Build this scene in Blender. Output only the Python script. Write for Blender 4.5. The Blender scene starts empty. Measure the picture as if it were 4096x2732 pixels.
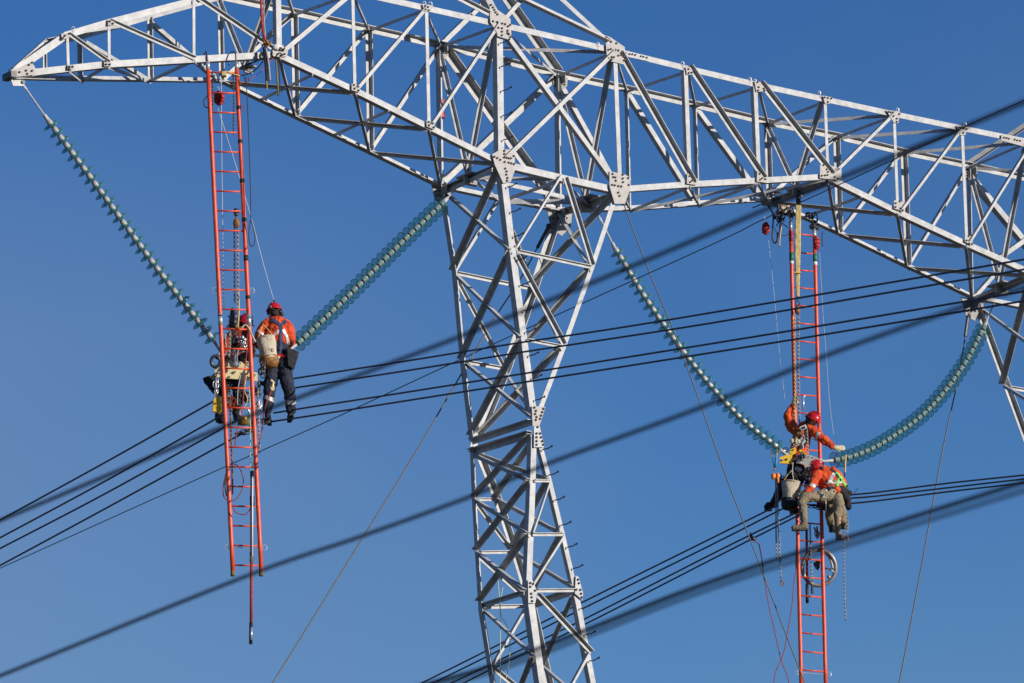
import bpy, bmesh, math, random
from mathutils import Vector, Matrix, noise
from mathutils.bvhtree import BVHTree
random.seed(7)
sc = bpy.context.scene
C = bpy.data.collections.new('site'); sc.collection.children.link(C)
V = Vector
# ------------------------------------------------------------------ camera frame
FPX = 20000.0; TH = math.radians(15.5); ROLL = math.radians(2.2)
CAM = V((0, 0, 1.6))
Fw = V((0, math.cos(TH), math.sin(TH))); _U = V((0, -math.sin(TH), math.cos(TH))); _R = V((1, 0, 0))
Rt = _R*math.cos(ROLL) - _U*math.sin(ROLL); Up = _R*math.sin(ROLL) + _U*math.cos(ROLL)
def ray(x, y): return Fw + Rt*((x-2048)/FPX) + Up*((1366-y)/FPX)
def at(x, y, Y):
    d = ray(x, y); return CAM + d*((Y-CAM.y)/d.y)
def hit(x, y, p0, n):
    d = ray(x, y); return CAM + d*((p0-CAM).dot(n)/d.dot(n))
AZ = math.atan(0.792)
u = V((math.cos(AZ), math.sin(AZ), 0)); v = V((-math.sin(AZ), math.cos(AZ), 0)); Z = V((0, 0, 1))
A0 = at(2010, 655, 78.0)
# width of the tower body, measured front to back
_c0 = hit(1765, 745, A0, u)
W = (_c0-A0).dot(v)
W = max(1.2, min(2.2, W))
PL = {'F': (A0, v), 'R': (A0+v*W, v), 'M': (A0+v*W/2, v)}
TIP = hit(40, 302, *PL['M'])
KF = hit(1110, 215, *PL['F']); KR = hit(885, 322, *PL['R'])
def vplane(a, b):
    d = b-a; d.z = 0; d.normalize(); return (a, V((-d.y, d.x, 0)))
PL['FL'] = vplane(TIP, KF); PL['RL'] = vplane(TIP, KR)
def P(pl, x, y):
    if pl == 'F' and x < 1108: pl = 'FL'
    if pl == 'R' and x < 884: pl = 'RL'
    return hit(x, y, *PL[pl])
# ------------------------------------------------------------------ materials
MATS = {}
def mat(name, col, rough=.6, metal=0., var=.12, scale=6., bump=.0, spec=.5, detail=6., bscale=None, col2=None, lo=.35, hi=.65):
    m = bpy.data.materials.new(name); m.use_nodes = True; nt = m.node_tree; b = nt.nodes['Principled BSDF']
    tc = nt.nodes.new('ShaderNodeTexCoord'); n = nt.nodes.new('ShaderNodeTexNoise')
    n.inputs['Scale'].default_value = scale; n.inputs['Detail'].default_value = detail; n.inputs['Roughness'].default_value = .65
    nt.links.new(tc.outputs['Object'], n.inputs['Vector'])
    r = nt.nodes.new('ShaderNodeValToRGB'); r.color_ramp.elements[0].position = lo; r.color_ramp.elements[1].position = hi
    c2 = col2 or tuple(min(1, c*(1+var)) for c in col)
    r.color_ramp.elements[0].color = tuple(c*(1-var) for c in col)+(1,); r.color_ramp.elements[1].color = tuple(c2)+(1,)
    nt.links.new(n.outputs['Fac'], r.inputs['Fac']); nt.links.new(r.outputs['Color'], b.inputs['Base Color'])
    b.inputs['Roughness'].default_value = rough; b.inputs['Metallic'].default_value = metal
    b.inputs['Specular IOR Level'].default_value = spec
    if bump:
        n2 = nt.nodes.new('ShaderNodeTexNoise'); n2.inputs['Scale'].default_value = bscale or scale*4
        nt.links.new(tc.outputs['Object'], n2.inputs['Vector'])
        bp = nt.nodes.new('ShaderNodeBump'); bp.inputs['Strength'].default_value = bump; bp.inputs['Distance'].default_value = .02
        nt.links.new(n2.outputs['Fac'], bp.inputs['Height']); nt.links.new(bp.outputs['Normal'], b.inputs['Normal'])
    MATS[name] = m; return m
mat('galvanised', (.37, .37, .368), .5, .0, .16, 7, .12, col2=(.53, .53, .525), lo=.3, hi=.7)
mat('galvanised_plate', (.40, .375, .35), .6, .0, .12, 14, .06)
mat('galvanised_dull', (.30, .29, .275), .6, .0, .14, 7, .05)
mat('bolt_steel', (.15, .145, .14), .6, .3, .2, 30)  # bolt heads: shadow and holes put into the colour as a dark tone
mat('dark_steel', (.075, .075, .08), .45, .5, .3, 20)
mat('zinc', (.62, .61, .60), .3, .6, .1, 20)
mat('cap_iron', (.44, .43, .41), .35, .25, .25, 25, .1, col2=(.62, .61, .59))
mat('glass_rim', (.035, .20, .20), .15, .0, .2, 30)
mat('chain_steel', (.30, .295, .285), .45, .3, .3, 30)
mat('cable', (.11, .105, .11), .55, .4, .25, 30, .2, bscale=60)
mat('cable_near', (.07, .065, .07), .6, .2, .2, 20)
mat('wire_rope', (.12, .115, .105), .6, .3, .3, 40)
mat('fibreglass', (.70, .062, .014), .42, .0, .20, 9, .04, col2=(.80, .095, .025))
mat('fibreglass_dark', (.30, .025, .02), .4, .0, .2, 9)
mat('black', (.015, .015, .017), .6, .0, .3, 20)
mat('black_cloth', (.018, .018, .022), .9, .0, .4, 14, .6, bscale=30)
mat('navy_cloth', (.018, .022, .04), .9, .0, .4, 14, .6, bscale=25)
mat('orange_cloth', (.56, .045, .008), .85, .0, .25, 8, 1., bscale=18, col2=(.82, .10, .016))
mat('shaded_orange_cloth', (.32, .04, .016), .9, .0, .3, 14, .6, bscale=25)  # orange jacket cloth with the shade of a hidden worker put into its colour
mat('khaki_cloth', (.24, .19, .12), .9, .0, .25, 10, .8, bscale=22)
mat('olive_boot', (.17, .13, .07), .8, .0, .35, 20, .6, bscale=40)
mat('reflective', (.55, .53, .50), .4, .2, .1, 30)
mat('skin', (.42, .22, .15), .6, .0, .1, 20)
mat('hair', (.03, .02, .015), .8)
mat('helmet_red', (.50, .012, .015), .25, .0, .1, 10)
mat('white', (.75, .74, .72), .5, .0, .06, 20)
mat('glove', (.55, .50, .30), .85, .0, .2, 20, .4)
mat('navy_strap', (.03, .05, .13), .8, .0, .2, 20)
mat('lime_strap', (.22, .62, .10), .7, .0, .2, 20)
mat('canvas', (.50, .42, .30), .9, .0, .22, 9, .8, bscale=30, col2=(.62, .54, .40))
mat('leather', (.24, .10, .03), .7, .0, .5, 16, .8, bscale=30, col2=(.40, .19, .05))
mat('yoke_yellow', (.78, .62, .28), .55, .0, .10, 30, .1, lo=.28, hi=.5, col2=(.82, .68, .36))
mat('yellow', (.82, .50, .03), .5, .0, .12, 20, .2)
mat('sling_tan', (.62, .44, .14), .85, .0, .22, 12, .3, col2=(.70, .54, .24))
mat('red_bag', (.42, .03, .03), .8, .0, .35, 14, .8, bscale=30)
mat('red_rope', (.30, .035, .028), .8, .0, .2, 20)
mat('brass', (.42, .25, .05), .35, .5, .25, 12)
mat('orange_block', (.80, .22, .02), .5, .0, .2, 14)
mat('green_tape', (.02, .18, .10), .5, .0, .1, 20)
mat('blue_strap', (.03, .22, .45), .7, .0, .1, 20)
mat('white_rope', (.62, .62, .62), .8, .0, .1, 40)
mat('olive_strap', (.20, .17, .05), .8, .0, .3, 20)
mat('yellow_rope', (.62, .66, .22), .8, .0, .1, 20)
mat('ground_grass', (.10, .085, .05), .95, .0, .3, .05, col2=(.14, .12, .08))
g = bpy.data.materials.new('toughened_glass'); g.use_nodes = True; nt = g.node_tree
for n in list(nt.nodes): nt.nodes.remove(n)
o_ = nt.nodes.new('ShaderNodeOutputMaterial'); tr = nt.nodes.new('ShaderNodeBsdfTransparent'); gl = nt.nodes.new('ShaderNodeBsdfGlossy')
df = nt.nodes.new('ShaderNodeBsdfPrincipled'); df.inputs['Base Color'].default_value = (.22, .54, .55, 1); df.inputs['Roughness'].default_value = .05; df.inputs['Specular IOR Level'].default_value = .8
fr = nt.nodes.new('ShaderNodeLayerWeight'); fr.inputs['Blend'].default_value = .35
tr.inputs['Color'].default_value = (.80, .92, .91, 1)
mp = nt.nodes.new('ShaderNodeMapRange'); mp.inputs['To Min'].default_value = .05; mp.inputs['To Max'].default_value = .62
nt.links.new(fr.outputs['Facing'], mp.inputs['Value'])
mx = nt.nodes.new('ShaderNodeMixShader'); nt.links.new(mp.outputs['Result'], mx.inputs['Fac'])
nt.links.new(tr.outputs[0], mx.inputs[1]); nt.links.new(df.outputs[0], mx.inputs[2]); nt.links.new(mx.outputs[0], o_.inputs['Surface'])
nt.nodes.remove(gl); MATS['glass'] = g
# ------------------------------------------------------------------ mesh builder
class MB:
    def __init__(s): s.v = []; s.f = []; s.m = []; s.smooth = False
    def add(s, vs, fs, mi=0):
        b = len(s.v); s.v += [tuple(x) for x in vs]; s.f += [tuple(i+b for i in f) for f in fs]; s.m += [mi]*len(fs); return s
    def prism(s, poly, ext, mi=0):           # poly: list of points, ext: vector
        n = len(poly); vs = list(poly)+[p+ext for p in poly]
        fs = [tuple(range(n-1, -1, -1)), tuple(range(n, 2*n))]+[(i, (i+1) % n, n+(i+1) % n, n+i) for i in range(n)]
        return s.add(vs, fs, mi)
    def box(s, c, ax, ay, az, mi=0):         # half-extent vectors
        vs = [c+ax*i+ay*j+az*k for k in (-1, 1) for i, j in ((-1, -1), (1, -1), (1, 1), (-1, 1))]
        return s.add(vs, [(3, 2, 1, 0), (4, 5, 6, 7), (0, 1, 5, 4), (1, 2, 6, 5), (2, 3, 7, 6), (3, 0, 4, 7)], mi)
    def tube(s, pts, r, seg=8, mi=0, cap=True):
        pts = [V(p) for p in pts]; rs = r if isinstance(r, (list, tuple)) else [r]*len(pts)
        n = len(pts); up = None; rings = []
        for i, p in enumerate(pts):
            d = (pts[min(i+1, n-1)]-pts[max(i-1, 0)]).normalized()
            if up is None: up = d.orthogonal().normalized()
            up = (up-d*up.dot(d)).normalized() if (up-d*up.dot(d)).length > 1e-6 else d.orthogonal().normalized()
            w = d.cross(up)
            rings.append([p+(up*math.cos(2*math.pi*k/seg)+w*math.sin(2*math.pi*k/seg))*rs[i] for k in range(seg)])
        vs = [q for rg in rings for q in rg]
        fs = [(i*seg+k, i*seg+(k+1) % seg, (i+1)*seg+(k+1) % seg, (i+1)*seg+k) for i in range(n-1) for k in range(seg)]
        if cap: fs += [tuple(range(seg-1, -1, -1)), tuple((n-1)*seg+k for k in range(seg))]
        return s.add(vs, fs, mi)
    def lathe(s, c, ax, prof, seg=16, mi=0):     # prof: (r, h) list
        ax = ax.normalized(); e = ax.orthogonal().normalized(); w = ax.cross(e); n = len(prof)
        vs = [c+ax*h+(e*math.cos(2*math.pi*k/seg)+w*math.sin(2*math.pi*k/seg))*max(r, 1e-4) for r, h in prof for k in range(seg)]
        fs = [(i*seg+k, i*seg+(k+1) % seg, (i+1)*seg+(k+1) % seg, (i+1)*seg+k) for i in range(n-1) for k in range(seg)]
        return s.add(vs, fs, mi)
    def ball(s, c, rx, ry=None, rz=None, mi=0, seg=12):
        rx = rx if isinstance(rx, Vector) else V((rx, 0, 0)); ry = ry if isinstance(ry, Vector) else V((0, ry or rx.length, 0)); rz = rz if isinstance(rz, Vector) else V((0, 0, rz or rx.length))
        vs = []; h = seg//2
        for i in range(1, h):
            t = math.pi*i/h
            for k in range(seg):
                a = 2*math.pi*k/seg; vs.append(c+rx*(math.sin(t)*math.cos(a))+ry*(math.sin(t)*math.sin(a))+rz*math.cos(t))
        vs += [c+rz, c-rz]; N = len(vs)
        fs = [(i*seg+k, i*seg+(k+1) % seg, (i+1)*seg+(k+1) % seg, (i+1)*seg+k) for i in range(h-2) for k in range(seg)]
        fs += [(N-2, (k+1) % seg, k) for k in range(seg)]+[(N-1, (h-2)*seg+k, (h-2)*seg+(k+1) % seg) for k in range(seg)]
        return s.add(vs, fs, mi)
    def torus(s, c, a, b, r, seg=10, tub=5, mi=0):   # a,b: axis vectors of the ring
        n = a.cross(b).normalized(); vs = []
        for i in range(seg):
            t = 2*math.pi*i/seg; p = c+a*math.cos(t)+b*math.sin(t); rd = (a*math.cos(t)+b*math.sin(t)).normalized()
            for k in range(tub):
                w = 2*math.pi*k/tub; vs.append(p+(rd*math.cos(w)+n*math.sin(w))*r)
        fs = [(i*tub+k, i*tub+(k+1) % tub, ((i+1) % seg)*tub+(k+1) % tub, ((i+1) % seg)*tub+k) for i in range(seg) for k in range(tub)]
        return s.add(vs, fs, mi)
    def build(s, name, mats, parent=None, smooth=False, origin=None):
        mats = mats if isinstance(mats, (list, tuple)) else [mats]
        og = parent.location.copy() if parent and origin is None and parent.parent is None else origin
        if parent and parent.parent is not None: og = V((0, 0, 0)); og = ROOT[parent.name]
        if og is None: og = V(s.v[0])
        me = bpy.data.meshes.new(name); me.from_pydata([V(x)-og for x in s.v], [], s.f)
        for m in mats: me.materials.append(MATS[m])
        me.polygons.foreach_set('material_index', s.m)
        if smooth: me.polygons.foreach_set('use_smooth', [True]*len(me.polygons))
        me.update()
        bm = bmesh.new(); bm.from_mesh(me); bmesh.ops.recalc_face_normals(bm, faces=bm.faces); bm.to_mesh(me); bm.free()
        o = bpy.data.objects.new(name, me); C.objects.link(o)
        if parent: o.parent = parent; ROOT[o.name] = og
        else: o.location = og; ROOT[o.name] = og
        return o
ROOT = {}
def tag(o, label, cat, group=None, kind=None):
    if label: o['label'] = label
    if cat: o['category'] = cat
    if group: o['group'] = group
    if kind: o['kind'] = kind
    return o
def thing(name, loc, label, cat, group=None):
    o = bpy.data.objects.new(name, None); C.objects.link(o); o.location = loc; o.empty_display_size = .1; ROOT[o.name] = V(loc)
    return tag(o, label, cat, group)
def spline(pts, n=8):
    pts = [V(p) for p in pts]; q = [pts[0]*2-pts[1]]+pts+[pts[-1]*2-pts[-2]]; out = []
    for i in range(1, len(q)-2):
        for k in range(n):
            t = k/n; a, b, c, d = q[i-1:i+3]
            out.append(.5*((2*b)+(c-a)*t+(2*a-5*b+4*c-d)*t*t+(3*b-a-3*c+d)*t**3))
    out.append(pts[-1]); return out
def resample(pts, step):
    out = [pts[0]]; acc = 0; prev = pts[0]
    for p in pts[1:]:
        d = (p-prev).length
        while acc+d >= step:
            t = (step-acc)/d; prev = prev.lerp(p, t); out.append(prev.copy()); d = (p-prev).length; acc = 0
        acc += d; prev = p
    return out
# ------------------------------------------------------------------ setting: ground
gm = MB(); S = 3000; N = 24
gm.add([V(((i/N-.5)*2*S, (j/N-.5)*2*S, 0)) for j in range(N+1) for i in range(N+1)], [(j*(N+1)+i, j*(N+1)+i+1, (j+1)*(N+1)+i+1, (j+1)*(N+1)+i) for j in range(N) for i in range(N)])
tag(gm.build('ground', 'ground_grass', origin=V((0, 0, 0))), 'dry grassy field under the line', 'ground', kind='structure')
# ------------------------------------------------------------------ the lattice tower
tower = thing('transmission_tower', V((A0.x, A0.y, 0)), 'galvanised steel lattice transmission tower with long crossarm', 'pylon')
def lmember(name, p, q, nrm, w, corner, inward, off=0., t=.011, matn='galvanised', par=None):
    """steel angle: one flange in the plane with normal nrm (towards viewer side), the other along `inward`"""
    par = par or tower
    d = (q-p).normalized(); e2 = (nrm-d*nrm.dot(d)).normalized(); e1 = e2.cross(d)
    ix, iy = e1.dot(Rt), e1.dot(Up)
    want = {'T': (0, 1), 'B': (0, -1), 'L': (-1, 0), 'R': (1, 0)}[corner]
    if ix*want[0]+iy*want[1] > 0: e1 = -e1           # e1 runs from the corner into the flange
    s2 = e2*inward; b = -e1*(w/2)+e2*off
    poly = [b, b+e1*w, b+e1*w+s2*t, b+e1*t+s2*t, b+e1*t+s2*w, b+s2*w]
    mb = MB(); mb.prism([p+x for x in poly], q-p)
    return mb.build(name, matn, par)
TOC = {'F': -v, 'R': -v, 'S': u, 'H': -Z}
jit = [0]
def M(a, b, w=.085, corner='T', io='N', face=None, name='diagonal_brace', matn=None, off=None):
    """a, b: (plane, x, y). io: 'N' second flange towards the viewer, 'A' away"""
    p = P(*a); q = P(*b)
    if face is None: face = a[0] if a[0] == b[0] else 'S'
    n = {'F': -v, 'R': -v, 'M': -v, 'S': -u, 'H': -Z}[face]
    jit[0] += 1; j = (jit[0] % 7)*.0017
    if off is None: off = (.014+j) if face in ('F',) else (-.014-j if face == 'R' else .004+j)
    return lmember(name, p, q, n, w, corner, 1 if io == 'N' else -1, off, matn=matn or 'galvanised')
F, R, Mi = 'F', 'R', 'M'
def chain_members(pl, pts, w, corner, io, name, off=0.):
    for a, b in zip(pts, pts[1:]): M((pl,)+a, (pl,)+b, w, corner, io, name=name, off=off)
# chords
chain_members(F, [(1995, 97), (1699, 31), (1418, -32), (1128, -94)], .102, 'T', 'A', 'top_chord')
chain_members(F, [(1128, -94), (775, 2), (434, 90), (262, 141)], .105, 'T', 'A', 'top_chord')
M((F, 268, 140), ('M', 52, 288), .115, 'T', 'A', face=F, name='top_chord', off=0)
chain_members(F, [(1995, 97), (2456, 202), (2747, 273), (3033, 340), (3299, 397), (3570, 455), (3840, 511), (4096, 563), (4330, 612)], .102, 'T', 'A', 'top_chord')
chain_members(F, [(1112, 217), (775, 237), (425, 257), (150, 287)], .105, 'B', 'A', 'bottom_chord')
M((F, 150, 287), ('M', 45, 304), .105, 'B', 'A', face=F, name='bottom_chord', off=0)
chain_members(F, [(1112, 217), (1418, 359), (1714, 506), (2005, 652)], .10, 'B', 'A', 'bottom_chord')
chain_members(F, [(2010, 655), (2242, 710), (2475, 762)], .115, 'B', 'A', 'bottom_chord')
chain_members(F, [(2475, 757), (2755, 737), (3033, 722), (3310, 706)], .10, 'B', 'A', 'bottom_chord')
chain_members(F, [(3315, 710), (3590, 846), (3866, 974), (4096, 1077), (4150, 1102)], .105, 'B', 'A', 'bottom_chord')
RT = [(878, -12), (1174, 52), (1475, 120), (1762, 184), (2230, 300), (2507, 359), (2780, 422), (3070, 492), (3340, 546), (3605, 609), (3877, 665), (4160, 728)]
chain_members(R, RT, .10, 'T', 'N', 'top_chord')
chain_members(R, [(878, -12), (597, 66), (316, 148), (178, 172)], .10, 'T', 'N', 'top_chord')
M((R, 178, 172), ('M', 45, 290), .10, 'T', 'N', face=R, name='top_chord', off=0)
chain_members(R, [(885, 322), (597, 318), (325, 315), (150, 312)], .09, 'B', 'N', 'bottom_chord')
M((R, 150, 312), ('M', 48, 309), .09, 'B', 'N', face=R, name='bottom_chord', off=0)
chain_members(R, [(885, 322), (1180, 464), (1478, 606), (1762, 744)], .11, 'B', 'N', 'bottom_chord')
chain_members(R, [(1762, 744), (2000, 795), (2235, 838)], .11, 'B', 'N', 'bottom_chord')
chain_members(R, [(2235, 842), (2525, 834), (2795, 814), (3060, 797)], .10, 'B', 'N', 'bottom_chord')
chain_members(R, [(3060, 797), (3355, 932), (3628, 1064), (3885, 1187)], .11, 'B', 'N', 'bottom_chord')
chain_members(R, [(3885, 1187), (4150, 1240)], .11, 'B', 'N', 'bottom_chord')
# front face: posts and diagonals
def post(pl, x1, y1, x2, y2, w=.085, corner='L', io='A'): M((pl, x1, y1), (pl, x2, y2), w, corner, io, name='post')
def dg(pl, x1, y1, x2, y2, w=.08, corner='T', io='N'): M((pl, x1, y1), (pl, x2, y2), w, corner, io)
for a in [(268, 150, 272, 275, .05, 'R'), (434, 92, 435, 252, .05, 'R'), (773, 2, 774, 232, .05, 'R'), (1110, -84, 1115, 210, .10, 'L'),
          (1408, -32, 1417, 352, .06, 'R'), (1703, 34, 1713, 500, .065, 'R'), (2457, 220, 2477, 740, .085, 'R'),
          (2741, 280, 2758, 734, .085, 'L'), (3019, 345, 3035, 718, .085, 'L'), (3298, 405, 3310, 700, .065, 'R'),
          (3574, 463, 3588, 840, .065, 'R'), (3846, 518, 3864, 970, .07, 'R'), (4118, 570, 4130, 1085, .085, 'R')]: post(F, *a)
for a in [(272, 140, 432, 254, .055), (438, 86, 778, 236, .06), (790, -4, 1090, 200, .065), (1125, 212, 1412, -30, .07, 'T', 'A'),
          (1425, 356, 1700, 34, .07, 'T', 'N'), (1722, 502, 1990, 100, .07, 'T', 'N'), (2450, 212, 2012, 640, .085, 'T', 'N'),
          (2010, 120, 2462, 735, .085, 'B', 'A'), (2474, 214, 2766, 730, .09, 'R'), (2752, 268, 3050, 716, .09, 'R'),
          (3036, 334, 3322, 700, .09, 'R'), (3325, 700, 3574, 455, .07), (3598, 846, 3846, 512, .07), (3872, 972, 4112, 585, .07)]: dg(F, *a)
# rear face
for a in [(179, 176, 180, 312, .05), (316, 150, 320, 316, .06), (597, 68, 600, 317, .07), (878, -8, 885, 320, .07),
          (1174, 58, 1182, 460, .09), (1472, 122, 1479, 600, .09),           (3066, 494, 3076, 795, .09), (3343, 548, 3355, 928, .095), (3611, 612, 3628, 1060, .095), ]: post(R, *a, 'R', 'N')
for a in [(2507, 360, 2518, 832, .085), (2780, 424, 2792, 812, .09), (3877, 668, 3888, 1180, .10)]: post(R, *a, 'L', 'N')
post(R, 1756, 188, 1765, 740, .12, 'L', 'N'); post(R, 2230, 302, 2238, 834, .125, 'L', 'N')
for a in [(350, 166, 592, 312, .06, 'B', 'A'), (612, 90, 872, 312, .07, 'B', 'A'), (895, 314, 1166, 60, .09), (1188, 452, 1462, 126, .09),
          (1488, 590, 1748, 200, .09), (1778, 722, 2218, 310, .13), (1780, 205, 2222, 828, .14, 'R', 'N'),
          (2244, 325, 2520, 828, .09, 'L', 'A'), (2514, 365, 2788, 810, .09, 'L', 'A'), (2790, 430, 3056, 792, .09, 'L', 'A'),
          (3068, 792, 3336, 552, .09), (3362, 926, 3602, 615, .09), (3636, 1056, 3870, 672, .09), (3888, 700, 4140, 1005, .12, 'L', 'A')]: dg(R, *a)
M((R, 4000, 1030), (R, 4150, 925), .10, 'T', 'N'); M((R, 3900, 1185), (R, 4010, 1060), .10, 'T', 'N')
# inner transverse frames (V from both top chords to the middle of the bottom)
def tv(fx, fy, rx, ry, mx, my, w=.07):
    for pl, x, y in ((F, fx, fy), (R, rx, ry)):
        M((pl, x, y), ('M', mx, my), w, 'L', 'N', face='S', name='frame_brace')
tv(1113, -85, 880, -8, 990, 268); tv(1990, 105, 1764, 190, 1880, 695); tv(2456, 212, 2234, 305, 2352, 795)
tv(3297, 400, 3072, 496, 3188, 752); tv(4110, 570, 3880, 670, 4005, 1135)
# horizontal bracing, bottom plane and top plane
def hz(a, b, w=.06, corner='T', io='N'): M(a, b, w, corner, io, face='H', name='strut')
for fx, fy, rx, ry in [(272, 277, 327, 320), (425, 258, 327, 320), (425, 258, 597, 320), (775, 238, 597, 320), (775, 240, 885, 322),
                       (1115, 222, 1180, 464), (1418, 365, 1180, 464), (1418, 365, 1478, 606), (1714, 512, 1478, 606), (1714, 512, 1762, 744),
                       (2478, 765, 2525, 836), (2755, 742, 2525, 836), (2755, 742, 2797, 818), (3033, 727, 2797, 818), (3033, 727, 3070, 800),
                       (3310, 716, 3350, 932), (3590, 851, 3355, 934), (3588, 852, 3626, 1064), (3866, 980, 3628, 1066), (3862, 980, 3887, 1185), (4130, 1095, 3888, 1187)]:
    if (fx, rx) in ((1418, 1180), (1714, 1478), (3590, 3355), (3866, 3628)): continue
    hz((F, fx, fy), (R, rx, ry), .055)
for fx, fy, rx, ry in [(1418, 364, 885, 322), (1712, 510, 1187, 462), (1985, 648, 1478, 603), (3590, 851, 3075, 800), (3864, 979, 3360, 932), (4120, 1095, 3632, 1064)]:
    hz((F, fx, fy), (R, rx, ry), .06, 'B', 'N')
for fx, fy, rx, ry in [(1255, 290, 1036, 396), (1560, 436, 1332, 538), (3450, 780, 3205, 868)]:
    hz((F, fx, fy), (R, rx, ry), .05)
hz((R, 2530, 838), (F, 3033, 727), .05); hz((R, 2797, 818), (F, 3300, 714), .05)
hz((F, 1128, -88), (R, 1174, 54), .055)
for fx, fy, rx, ry in [(1412, -30, 1174, 54), (1410, -28, 1475, 118), (1699, 36, 1478, 118), (1699, 38, 1762, 180), (1985, 102, 1766, 182),
                       (2005, 112, 2222, 296), (2450, 206, 2236, 298), (2458, 212, 2505, 356), (2747, 280, 2512, 358), (2750, 282, 2780, 418),
                       (3030, 345, 2785, 420), (3033, 345, 3070, 490), (3297, 402, 3074, 490), (3570, 460, 3345, 545), (3840, 516, 3608, 607), (4096, 570, 3880, 664)]:
    hz((F, fx, fy), (R, rx, ry), .05)
for fx, fy, rx, ry in [(2450, 204, 1770, 180), (3568, 456, 3078, 490), (3838, 512, 3348, 545), (4090, 566, 3612, 606)]:
    hz((F, fx, fy), (R, rx, ry), .06, 'T', 'N')
hz((R, 3882, 666), (F, 4330, 690), .05)
# waist diaphragm
hz((F, 1990, 655), (R, 1775, 744), .09, 'B'); hz((F, 1975, 668), (R, 1785, 760), .07, 'T')
hz((F, 2460, 770), (R, 2245, 838), .10, 'B'); hz((F, 3305, 716), (R, 3075, 800), .10, 'B'); hz((F, 4120, 1092), (R, 3895, 1190), .11, 'B')
hz((Mi, 1890, 700), (Mi, 2345, 800), .07); hz((Mi, 1895, 703), (F, 2235, 710), .06); hz((R, 2005, 796), (Mi, 2345, 798), .085)
hz((R, 2008, 796), (F, 2236, 716), .06); hz((Mi, 1888, 712), (R, 1996, 796), .06); hz((F, 2246, 722), (Mi, 2350, 812), .06)
for (x, y, s) in [(1880, 705, 1), (2352, 800, 1.35), (3188, 757, .8), (4005, 1140, 1.1), (992, 270, .6)]:
    c = P(Mi, x, y); mb = MB(); mb.box(c, v*.20*s, u*.14*s, Z*.012)
    mb.box(c-Z*.075*s, v*.02, u*.13*s, Z*.085*s)
    for k in range(6): mb.lathe(c+v*.022+u*(.04*(k % 3-1))*s-Z*(.04+.06*(k//3))*s, v, [(0, 0), (.016, 0), (.016, .018), (0, .018)], 6, 1); mb.lathe(c-v*.04+u*(.04*(k % 3-1))*s-Z*(.04+.06*(k//3))*s, v, [(0, 0), (.016, 0), (.016, .018), (0, .018)], 6, 1)
    mb.build('gusset_plate', ['galvanised_dull', 'bolt_steel'], tower)
# peak above the body
M((F, 2000, 90), (Mi, 1700, -480), .14, 'L', 'A', face=F, name='peak_leg'); M((F, 2440, 178), (Mi, 1725, -480), .085, 'R', 'A', face=F, name='peak_leg')
M((R, 2228, 290), (Mi, 1690, -480), .13, 'R', 'N', face=R, name='peak_leg')
M((F, 2425, 160), (F, 1905, -88), .10, 'B', 'N', name='peak_brace'); M((R, 1775, 168), (R, 1985, -38), .10, 'T', 'N', name='peak_brace')
M((F, 2015, 80), (F, 2150, -72), .065, 'T', 'A', name='peak_brace'); M((F, 1952, 58), (F, 1720, -62), .075, 'T', 'N', name='peak_brace')
M((R, 3872, 655), (F, 4340, 340), .10, 'B', 'N', face=R, name='peak_brace')
# legs of the body
LA = [(2000, 130), (2012, 640), (2030, 860), (2051, 1005), (2097, 1360), (2138, 1665)]
def legs(pl, pts, w, corner, io, nm='leg'):
    for a, b in zip(pts, pts[1:]): M((pl,)+a, (pl,)+b, w, corner, io, name=nm, off=0)
legs(F, [(1999, 130), (2006, 640)], .125, 'L', 'A')
legs(F, [(2008, 640), (2051, 1005), (2136, 1660)], .13, 'L', 'A')
legs(F, [(2136, 1740), (2132, 1925), (2116, 2345)], .11, 'L', 'A')
legs(F, [(2116, 2345), (2170, 2732), (2215, 3050)], .135, 'L', 'A')
legs(F, [(2468, 770), (2368, 1070), (2255, 1388), (2150, 1665)], .085, 'R', 'A')
legs(F, [(2150, 1735), (2200, 1925), (2252, 2140), (2303, 2360)], .085, 'L', 'A')
legs(F, [(2303, 2360), (2373, 2732), (2432, 3050)], .105, 'L', 'A')
legs(R, [(1765, 750), (1818, 1090), (1850, 1446), (1888, 1765)], .115, 'L', 'N')
legs(R, [(1888, 1790), (1896, 1995), (1908, 2210), (1922, 2430)], .09, 'L', 'N')
legs(R, [(1922, 2430), (1970, 2732), (2020, 3050)], .11, 'L', 'N')
legs(R, [(2228, 850), (2130, 1145), (2018, 1478), (1905, 1750)], .12, 'R', 'N')
legs(R, [(1908, 1810), (1982, 1995), (2050, 2200), (2115, 2415)], .105, 'R', 'N')
legs(R, [(2115, 2415), (2186, 2732), (2250, 3050)], .115, 'R', 'N')
def br(a, b, w=.075, corner='T', io='N', nm='body_brace'): M(a, b, w, corner, io, name=nm)
for a, b, w in [((F, 2237, 708), (F, 2062, 990), .05), ((F, 2256, 712), (F, 2364, 1062), .07), ((F, 2070, 1008), (F, 2360, 1071), .055),
                ((F, 2060, 1025), (F, 2250, 1380), .075), ((F, 2104, 1362), (F, 2240, 1388), .05), ((F, 2134, 1925), (F, 2196, 1925), .045),
                ((F, 2126, 2140), (F, 2250, 2140), .05), ((F, 2142, 2365), (F, 2290, 2363), .055), ((F, 2194, 1935), (F, 2128, 2135), .045),
                ((F, 2250, 2148), (F, 2130, 2338), .055), ((F, 2146, 2382), (F, 2360, 2612), .075), ((F, 2350, 2616), (F, 2255, 2790), .07), ((F, 2255, 2790), (F, 2420, 3000), .07)]: br(a, b, w)
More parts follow.
